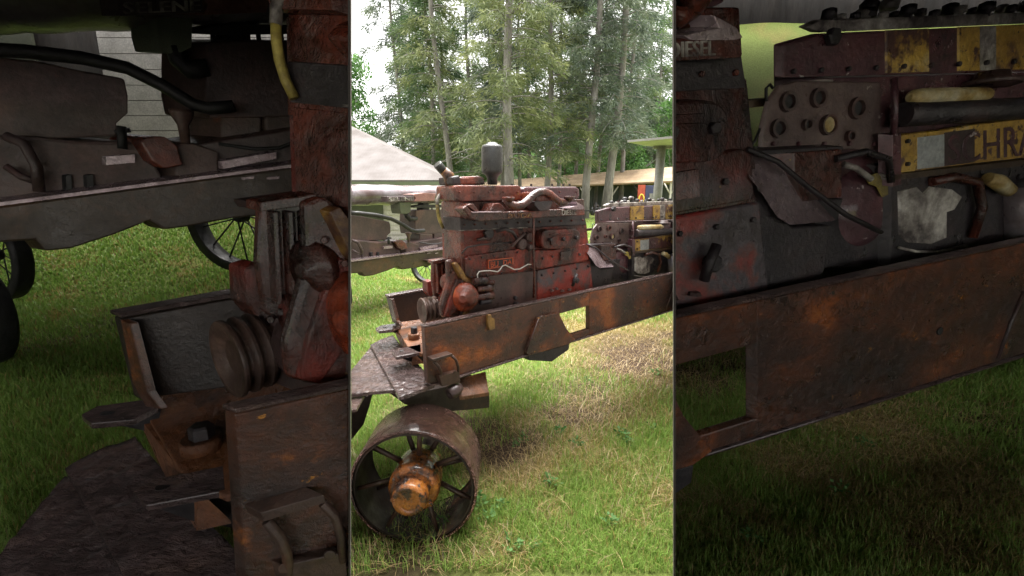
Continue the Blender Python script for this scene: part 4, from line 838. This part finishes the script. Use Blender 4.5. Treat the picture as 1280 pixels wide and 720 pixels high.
    # belt guard at the flywheel end
    def guard(m):
        c = [(733.5, 306), (740, 307), (748, 312), (756, 319.5), (763, 328), (768, 333)]; d = [(733.5, 316), (737, 320), (741, 326), (745, 332), (750, 335), (766, 333.6)]
        m.add([q(u, v, .16) for u, v in c]+[q(u, v, .08) for u, v in d], [(i, i+1, i+7, i+6) for i in range(5)], True)
        m.add([q(u, v, .168) for u, v in c]+[q(u, v, .088) for u, v in d], [(i, i+6, i+7, i+1) for i in range(5)], True)
    part(V, root, 'belt_guard', M_steel(ms), guard, 0)
    PR('flywheel_housing', M_grime(ms), [(734, 316), (742, 327), (751, 336), (766, 335), (764, 352), (760, 364), (742, 368), (738, 340)], .12, .3, .006)
    part(V, root, 'cable', G_, lambda m: m.tube([q(733, 305, .1), q(745, 310, .08), q(757, 320, .07), q(772, 331, .06), q(786, 338, .07)], V.sz(1, q(757, 320, .1)), 6), 0)
    return root

# ---------------------------------------------------------------- the maroon and yellow compressor engine
def build_comp(V, label):
    ms = V.ms; q = V.p; root = thing('compressor_engine', label, 'engine', V.p(805, 350, .4)*np.array([1, 1, 0])+np.array([0, 0, V.p(805, 345, .3)[2]]))
    PR = lambda name, mat, poly, o0, o1, bev=.004: part(V, root, name, mat, lambda m: m.prism(V, poly, o0, o1), bev)
    MM, Y_, G_, P_, B2_ = M_maroon(ms), M_stripe(ms), M_grime(ms), M_pale(ms), M_brownred(ms)
    PR('head', MM, [(747.5, 263.5), (762, 259.5), (900, 253.5), (900, 273), (747.5, 277)], .20, .23, .006)
    for u0, u1, mt in ((788.5, 805, Y_), (817, 825, Y_), (825, 831.5, P_), (831.5, 860, Y_)):
        PR('painted_band', mt, [(u0, 259.3-.045*(u0-762)), (u1, 259.3-.045*(u1-762)), (u1, 276-.026*(u1-747)), (u0, 276-.026*(u0-747))], .193, .2, .0)
    part(V, root, 'head_bolt', G_, lambda m: disc(m, V, 766, 261, .19, 3.4, .02, 6), 0)
    PR('head_top_highlight', P_, [(757, 256.8), (763, 254), (900, 249), (900, 253), (762, 259)], .24, .27, .003)  # pale colour paints in the white highlights along the head
    for i in range(17):
        u = 765+i*5.2+random.uniform(-.8, .8); vv = 256.5-.055*(u-765)-random.uniform(0, 1.2); c = q(u, vv, .26+.12*(i % 2)); r = V.sz(1.8+.8*(i % 3 == 0), c)
        part(V, root, 'valve_knob', (M_pale(ms) if i % 3 == 1 else G_), lambda m: m.lathe(c, (0, 0, 1), [(0, r*.6), (r*.7, r*.6), (r*.8, r*1.1), (r*1.9, r), (r*2.1, r*.5)], 10), 0)
    for i, (u, v) in enumerate(((781, 247), (789, 246), (778, 251))):
        c = q(u, v+4, .4); part(V, root, 'cap', P_ if i else G_, lambda m: m.lathe(c, (0, 0, 1), [(0, V.sz(3, c)), (V.sz(3, c), V.sz(3.4, c)), (V.sz(4.6, c), V.sz(2, c))], 12), 0)
    PR('gauge_panel', paint('grey_maroon_gauge_panel', [(.3, (.05, .03, .03)), (.5, (.11, .075, .07)), (.7, (.17, .12, .11))], 10, (.25, .5), 0, .3, 60, [(26, .66, .03, (.3, .26, .25))], ms=ms), [(739, 305), (739.5, 296), (742, 286), (746.5, 280), (753, 278.2), (786, 278.6), (786, 305.5)], .20, .215, .004)
    PR('block', MM, [(767, 277), (900, 273), (900, 350), (767, 352)], .23, .40, .004)
    for u, v, r in ((748.6, 286.5, 3.9), (760.5, 285, 3.7), (744.8, 297, 3.7), (776, 289, 4.2), (756, 295.5, 2.2), (773, 300, 2.2)):
        part(V, root, 'port', M_crank(ms), lambda m: disc(m, V, u, v, .20, r, .014, 16, hole=.68), .0)
        part(V, root, 'port_hole', M_black(ms), lambda m: disc(m, V, u, v, .20, r*.66, .004, 16), .0)
    part(V, root, 'gauge', M_crank(ms), lambda m: disc(m, V, 764.3, 295.6, .20, 3.9, .016, 18, hole=.8), 0)
    part(V, root, 'dial', M_cream(ms), lambda m: disc(m, V, 764.3, 295.6, .20, 3.1, .010, 18), 0)
    part(V, root, 'needle', M_black(ms), lambda m: m.tube([q(763, 297.5, .188), q(765.5, 294, .188)], V.sz(.35, q(764, 296, .19)), 5), 0)
    part(V, root, 'hook', M_black(ms), lambda m: m.tube([q(740.5, 286, .2), q(740.5, 281, .2), q(742, 279.5, .2), q(743.3, 281, .2)], V.sz(.6, q(741, 282, .2)), 6), 0)
    part(V, root, 'rod', M_black(ms), lambda m: m.tube([q(731, 308, .2), q(736, 302, .2), q(738, 297, .2)], V.sz(.5, q(737, 300, .2)), 6), 0)
    PR('tie_bar', M_tbeam(ms), [(728, 286.3), (741, 285), (741, 288), (728, 289.4)], .26, .28, .001)
    PR('junction_box', M_brownred(ms), [(751.5, 306.5), (770.5, 305.2), (770.5, 324), (755, 326), (751.5, 316)], .13, .24, .003)
    PR('shelf', G_, [(735, 305.8), (771, 304), (771, 305.4), (736, 307.6)], .14, .22, .001)
    def bulge(m):
        c = q(778, 330, .22); k_ = V.sz(1, c); m.lathe(c+V.n*.03*V.k, -V.n, [(-.02, 21*k_), (.0, 20*k_), (.03*V.k, 17*k_), (.05*V.k, 11*k_), (.055*V.k, 4*k_)], 28)
    part(V, root, 'pump_housing', MM, bulge, 0)
    part(V, root, 'paint_splash', M_ygreen(ms), lambda m: m.slab([q(u, v, .165) for u, v in ((779, 316), (784, 314.5), (788, 319), (788, 323), (786, 324), (784, 320), (781, 319))], -V.E*.006*V.k), .001)
    part(V, root, 'lever', P_, lambda m: m.tube([q(771, 311, .16), q(776, 312.5, .14), q(782, 317, .14)], V.sz(1.2, q(778, 314, .16)), 8), 0)
    PR('base_casting', G_, [(736, 322), (800, 316), (800, 362), (736, 372)], .30, .4, .004)
    PR('block_lower', G_, [(758, 326), (792, 322), (792, 352), (758, 352)], .20, .26, .004)
    PR('block_lower', G_, [(790, 312), (900, 300), (900, 352), (790, 352)], .16, .24, .004)
    def pipe(m):
        a, b = q(797, 284.6, .14), q(829, 283.4, .14); r = V.sz(3.3, a); L_ = np.linalg.norm(b-a); m.lathe(a, b-a, [(0, r*.4), (L_*.04, r*.85), (L_*.15, r), (L_*.9, r*.95), (L_*.97, r*.7), (L_, r*.3)], 16)
    part(V, root, 'intake_pipe', M_cream(ms), pipe, 0)
    part(V, root, 'intake_pipe', G_, lambda m: m.tube([q(794, 291.5, .14), q(842, 289, .14), q(870, 288, .14)], V.sz(4.4, q(820, 290, .14)), 14), 0)
    part(V, root, 'valve_cover', M_crank(ms), lambda m: [m.lathe(q(829, 280, .15), (0, 0, 1), [(0, V.sz(9, q(829, 280, .15))), (V.sz(1.8, q(829, 280, .15)), V.sz(9, q(829, 280, .15))), (V.sz(2.2, q(829, 280, .15)), V.sz(6, q(829, 280, .15))), (V.sz(5, q(829, 280, .15)), V.sz(5, q(829, 280, .15)))], 18)], 0)
    PR('riser', M_maroon(ms), [(828, 281), (838, 280.5), (838, 287), (828, 287.5)], .13, .16, .002)
    def cb(P0, P1, n, o, rp, mt):
        for i in range(n):
            t_ = i/(n-1); u, v = P0[0]+(P1[0]-P0[0])*t_, P0[1]+(P1[1]-P0[1])*t_
            part(V, root, 'bolt', mt, lambda m: disc(m, V, u, v, o, rp, .010, 6), 0)
    cb((751, 274.5), (838, 270.5), 9, .193, 1.0, G_); cb((743, 303), (783, 303), 5, .20, .9, MM); cb((790, 280), (790, 296), 3, .16, 1.0, P_)
    cb((820, 318), (840, 316), 3, .16, 1.2, G_); cb((796, 302), (796, 311), 2, .145, .9, G_)
    part(V, root, 'pipe', MM, lambda m: m.tube([q(791, 277, .15), q(791.5, 288, .14), q(791, 300, .14)], V.sz(1.2, q(791, 290, .15)), 8), 0)
    part(V, root, 'pipe', G_, lambda m: m.tube([q(768, 309, .12), q(780, 306, .10), q(789, 309, .12), q(790, 318, .13)], V.sz(1.3, q(780, 306, .15)), 8), 0)
    part(V, root, 'pipe', B2_, lambda m: m.tube([q(806, 318, .14), q(815, 316, .12), q(824, 318, .12), q(826, 328, .12), q(822, 340, .14)], V.sz(1.8, q(815, 318, .15)), 8), 0)
    # painted name board
    PR('name_board', Y_, [(794, 299.5), (812, 297.5), (822, 295.6), (900, 287), (900, 302), (822, 310.8), (794, 314.5)], .145, .165, .002)
    PR('board_patch', paint('bluish_white_worn_patch', [(.3, (.22, .24, .24)), (.7, (.42, .44, .44))], 8, (.3, .6), ms=ms), [(800.5, 300.5), (811, 299.2), (811, 311.8), (800.5, 313)], .1435, .146, 0)
    PR('board_patch', M_crank(ms), [(811, 298.6), (823, 297), (823, 310.2), (811, 311.9)], .1438, .146, 0)
    text(V, root, 'SCHRAMM', [(812.5, 299.6), (862, 292.4), (862, 305.4), (812.5, 311)], .1430, M_maroon(ms), depth=.002)
    PR('board_rail', M_tbeam(ms), [(790, 315.2), (900, 303), (900, 305), (790, 317.6)], .13, .165, .001)
    PR('bracket_post', M_maroon(ms), [(790.5, 299.5), (794, 299), (794, 319), (790.5, 320)], .13, .17, .001)
    PR('pale_patch', P_, [(793.5, 322), (800, 320), (803, 323), (806, 320), (814, 321), (818, 324), (815, 329), (812, 330), (812, 340), (806, 342.5), (797, 342), (794, 339)], .152, .163, .001)
    part(V, root, 'oil_filler', M_cream(ms), lambda m: m.tube([q(828, 316.5, .12), q(832, 318, .11), q(836.5, 321.5, .11)], [V.sz(x, q(832, 318, .12)) for x in (2.2, 3.0, 2.6)], 14), 0)
    part(V, root, 'filter_can', M_tank(ms), lambda m: m.tube([q(843, 318, .12), q(843, 339, .12)], [V.sz(8, q(843, 330, .12)), V.sz(8, q(843, 330, .12))], 24), 0)
    part(V, root, 'fuel_line', P_, lambda m: m.tube([q(793, 344, .14), q(800, 345.6, .13), q(808, 345.8, .13), q(820, 343, .13)], V.sz(.6, q(805, 345, .13)), 6), 0)
    return root

# ---------------------------------------------------------------- the grey tractor
def build_tractor(V, label):
    ms = V.ms; q = V.p; zoom = V is TL
    root = thing('old_tractor', label, 'tractor', q(495, 330, .3)*np.array([1, 1, 0]))
    PR = lambda name, mat, poly, o0, o1, bev=.012: part(V, root, name, mat, lambda m: m.prism(V, poly, o0, o1), bev)
    G_, B_, K_ = M_grey(ms), M_tbeam(ms), M_black(ms)
    tr_top = lambda u: 327.5-.132*(u-438)
    PR('chassis_rail', B_, [(400, tr_top(400)), (600, tr_top(600)), (600, 318), (553, 323), (546, 331), (530, 332.5), (511, 336), (503, 337), (497, 333.5), (483, 339), (466, 344.5), (456, 345.5), (452, 341), (400, 345)], 0, .12)
    part(V, root, 'rail_flange', M_steel(ms), lambda m: m.slab([q(400, tr_top(400), -.02), q(600, tr_top(600), -.02), q(600, tr_top(600), -.02)+V.E*.16*V.k, q(400, tr_top(400), -.02)+V.E*.16*V.k], np.array([0, 0, .018*V.k])), .0)
    def tank(m):
        pr = []; a, b = q(400, 244, .35), q(566, 243, .35); r = V.sz(12.2, q(500, 244, .35)); n = 26; rings = []
        d = (b-a); L_ = np.linalg.norm(d); d = d/L_; up = np.array([0, 0, 1.]); sd_ = np.cross(d, up); sd_ /= np.linalg.norm(sd_)
        for i in range(n):
            s = i/(n-1); c = a+d*L_*s; ring = []
            for j in range(22):
                t_ = j/22*2*math.pi; rr = r*(1-.10*max(0, math.sin(s*23+1))*max(0, math.sin(t_*2+s*9))**2-.05*max(0, math.sin(s*41)))
                ring.append(c+sd_*rr*math.cos(t_)*1.5+up*rr*math.sin(t_))
            rings.append(ring)
        m.loft(rings)
    part(V, root, 'hood', M_tank(ms), tank, 0)
    PR('hood_side', paint('rusty_pink_hood_patch', [(.3, (.14, .06, .05)), (.6, (.3, .15, .13)), (.75, (.36, .25, .25))], 5, (.25, .5), ms=ms), [(516, 243), (530, 241), (545, 242), (543, 251), (518, 252), (520, 248)], -.1, .1, .004)
    PR('name_plate', M_plate(ms), [(484, 245.5), (517.5, 244.8), (518, 251), (485, 252.5)], -.125, .0, .003)
    text(V, root, 'SELENE', [(486, 247), (516, 246), (516.3, 250.4), (486.3, 251.6)], -.1255, M_pale(ms), depth=.012)
    PR('radiator_side', M_olive(), [(400, 257), (480, 256.5), (481.5, 268), (483, 270), (400, 272)], .5, .6) if False else None
    PR('cylinder_block', G_, [(400, 274), (440, 269), (452, 270), (470, 274), (487, 277), (488.5, 284), (488.5, 291), (484, 295), (484, 300), (400, 304)], .2, .6)
    PR('gearbox', G_, [(400, 300), (452, 300), (470, 302), (490, 302), (497, 303), (500, 312), (503, 318), (480, 323), (400, 330)], .12, .5, .02)
    PR('lamp_box', M_brownred(ms), [(493, 302), (497, 300), (503, 300), (508, 304), (510, 311.5), (503, 313), (498, 310)], .05, .3, .01)
    PR('pump', G_, [(507, 304), (512, 302), (524, 306), (524, 314), (507, 318)], .1, .4, .01)
    PR('tool_tray', M_crank(ms), [(516, 303), (562, 296), (562, 310), (526, 315), (520, 311)], .15, .5, .01)
    PR('tray_edge', M_steel(ms), [(525, 309.8), (547, 306), (547, 309), (526, 313)], .08, .14, .003)
    PR('plate', M_steel(ms), [(479.5, 308), (491, 307), (491, 310.5), (479.5, 311.5)], .09, .13, .002)
    PR('manifold', G_, [(519.5, 263), (529, 262), (557, 262), (557, 292), (520.5, 293), (519, 285)], .25, .6)
    PR('manifold_leg', G_, [(525, 292), (541, 292), (541, 301), (525, 302)], .25, .5)
    PR('manifold_leg', G_, [(543, 292), (557, 291), (557, 299), (543, 300)], .25, .5)
    for u in (522, 527.5, 533.5, 540, 549): part(V, root, 'stud', K_, lambda m: m.lathe(q(u, 263, .3), (0, 0, 1), [(0, V.sz(1, q(u, 263, .3))), (V.sz(3.4, q(u, 263, .3)), V.sz(.9, q(u, 263, .3)))], 8), 0)
    PR('crossbar', K_, [(517, 257.5), (530, 255.5), (556, 256), (556, 259.5), (530, 260), (518, 259.5)], .25, .4, .004)
    PR('crossbar', K_, [(529, 252), (536, 252), (537, 264), (529, 264)], .28, .4, .004)
    PR('water_neck', M_eave(), [(499.5, 253), (514, 252.5), (513.5, 265), (508, 267.5), (501.5, 267), (500, 261)], .2, .4, .008)
    part(V, root, 'elbow', K_, lambda m: m.tube([q(u, v, .28) for u, v in ((507, 265), (508.5, 270), (512, 273.5), (520, 273))], V.sz(3.6, q(510, 270, .28)), 14), 0)
    part(V, root, 'hose', K_, lambda m: m.tube([q(u, v, .05) for u, v in ((400, 266), (430, 265.5), (448, 266.5), (470, 269), (488, 273), (502, 280), (514, 287.5), (520, 289), (530, 288))], V.sz(2.5, q(490, 275, .05)), 12), 0)
    part(V, root, 'funnel', G_, lambda m: (m.lathe(q(511, 303, .08), (0, 0, 1), [(0, V.sz(1.6, q(511, 303, .1))), (V.sz(7, q(511, 303, .1)), V.sz(2, q(511, 303, .1))), (V.sz(11, q(511, 303, .1)), V.sz(4, q(511, 303, .1))), (V.sz(12.5, q(511, 303, .1)), V.sz(4.2, q(511, 303, .1))), (V.sz(11.5, q(511, 303, .1)), V.sz(2.6, q(511, 303, .1)))], 16)), 0)
    part(V, root, 'linkage', M_crank(ms), lambda m: (m.tube([q(440, 300, .05), q(447, 303, .02), q(452, 312, .02), q(453, 322, .02)], V.sz(1.9, q(450, 310, .05)), 10), m.tube([q(440, 312, .05), q(446, 316, .02), q(452, 318, .02)], V.sz(1.4, q(450, 310, .05)), 8)), 0)
    part(V, root, 'valve', K_, lambda m: (m.tube([q(485.5, 296, .05), q(486, 305, .05)], V.sz(1.6, q(486, 300, .05)), 8), m.tube([q(483, 298.5, .05), q(489, 297.5, .05)], V.sz(.9, q(486, 300, .05)), 8)), 0)
    part(V, root, 'control_rod', K_, lambda m: (m.tube([q(524, 303, .08), q(538, 305, .08), q(548, 304.6, .08), q(562, 299, .08)], V.sz(.7, q(540, 305, .1)), 6)), 0)
    for u in (463.5, 472): PR('rib', K_, [(u, 315.5), (u+2.4, 315), (u+2.8, 321.5), (u+.3, 322)], .09, .13, .003)
    for u in (536, 546): PR('clip', M_steel(ms), [(u-2, 316.2), (u+2, 315.8), (u+2, 316.8), (u-2, 317.2)], -.02, 0, .001)
    PR('axle_block', M_crank(ms), [(535, 325.5), (560, 322), (560, 331), (551, 331), (546, 329), (537, 328.5)], -.1, .05, .006)
    # wheels
    def wheel(cu, cv, rpx, D, spokes, axis, rimw):
        uu, vv = V.m(cu, cv); c = atD(uu, vv, D); r = rpx*V.z*float((c-CAM)@FWD)/F
        m = MB(); th = rimw*r; w_ = .3*r
        m.lathe(c-np.array(axis)*w_/2, axis, [(0, r-th), (0, r*.985), (w_*.15, r), (w_*.85, r), (w_, r*.985), (w_, r-th), (w_*.5, r-th*1.15), (0, r-th)], 56)
        m.f = m.f[:-2]; m.sm = m.sm[:-2]; tyre = m.build('wheel', K_, root, clip=(V.lo, V.hi))
        if not tyre: return
        a = np.array(axis, float); e1 = np.cross(a, [0, 0, 1.]); e1 /= np.linalg.norm(e1); e2 = np.cross(a, e1)
        for i in range(spokes):
            t_ = i/spokes*2*math.pi+.2; d = e1*math.cos(t_)+e2*math.sin(t_); m = MB(); m.tube([c+a*(.1*r*(-1)**i)+d*r*.08, c+d*(r-th)], r*.014, 6); m.build('spoke', K_, tyre, clip=(V.lo, V.hi))
        m = MB(); m.lathe(c-a*.12*r, a, [(0, .08*r), (.03*r, .11*r), (.2*r, .11*r), (.24*r, .07*r)], 16); m.build('hub', K_, tyre, clip=(V.lo, V.hi))
    if not zoom:
        wheel(533, 331.5, 23, 7.6, 14, (.45, .89, 0), .17)
        wheel(424, 370, 27, 5.6, 12, (.85, .52, 0), .2)
        wheel(431, 362, 24, 6.3, 12, (.85, .52, 0), .2)
    else:
        wheel(533, 331.5, 22.5, 6.6, 14, (.15, .98, 0), .17)
        wheel(427, 370, 21.5, 3.75, 12, (.30, .95, 0), .24)
        wheel(436, 347, 18, 4.7, 12, (.30, .95, 0), .2)
    return root

build_engine(VC, 'rusty red upright engine with black filter bowl on top, in the yard frame')
build_comp(VC, 'maroon engine with yellow bands behind the red engine in the yard')
build_tractor(TC, 'grey old tractor with dented lilac hood beside the clapboard house')
build_frame(VL, 'large dim rusty frame end with two lugs and deck plates at far left foreground')
build_engine(VL, 'large dim front end of a red engine with grooved pulley in the left shed wing')
build_tractor(TL, 'large dim grey tractor with thick black hose in the left shed wing')
build_frame(VR, 'long dim rusty beam with a square window in the right shed wing')
build_engine(VR, 'narrow dim slice of a large red engine at left side of right shed wing')
build_comp(VR, 'large dim maroon engine with yellow lettered board in the right shed wing')
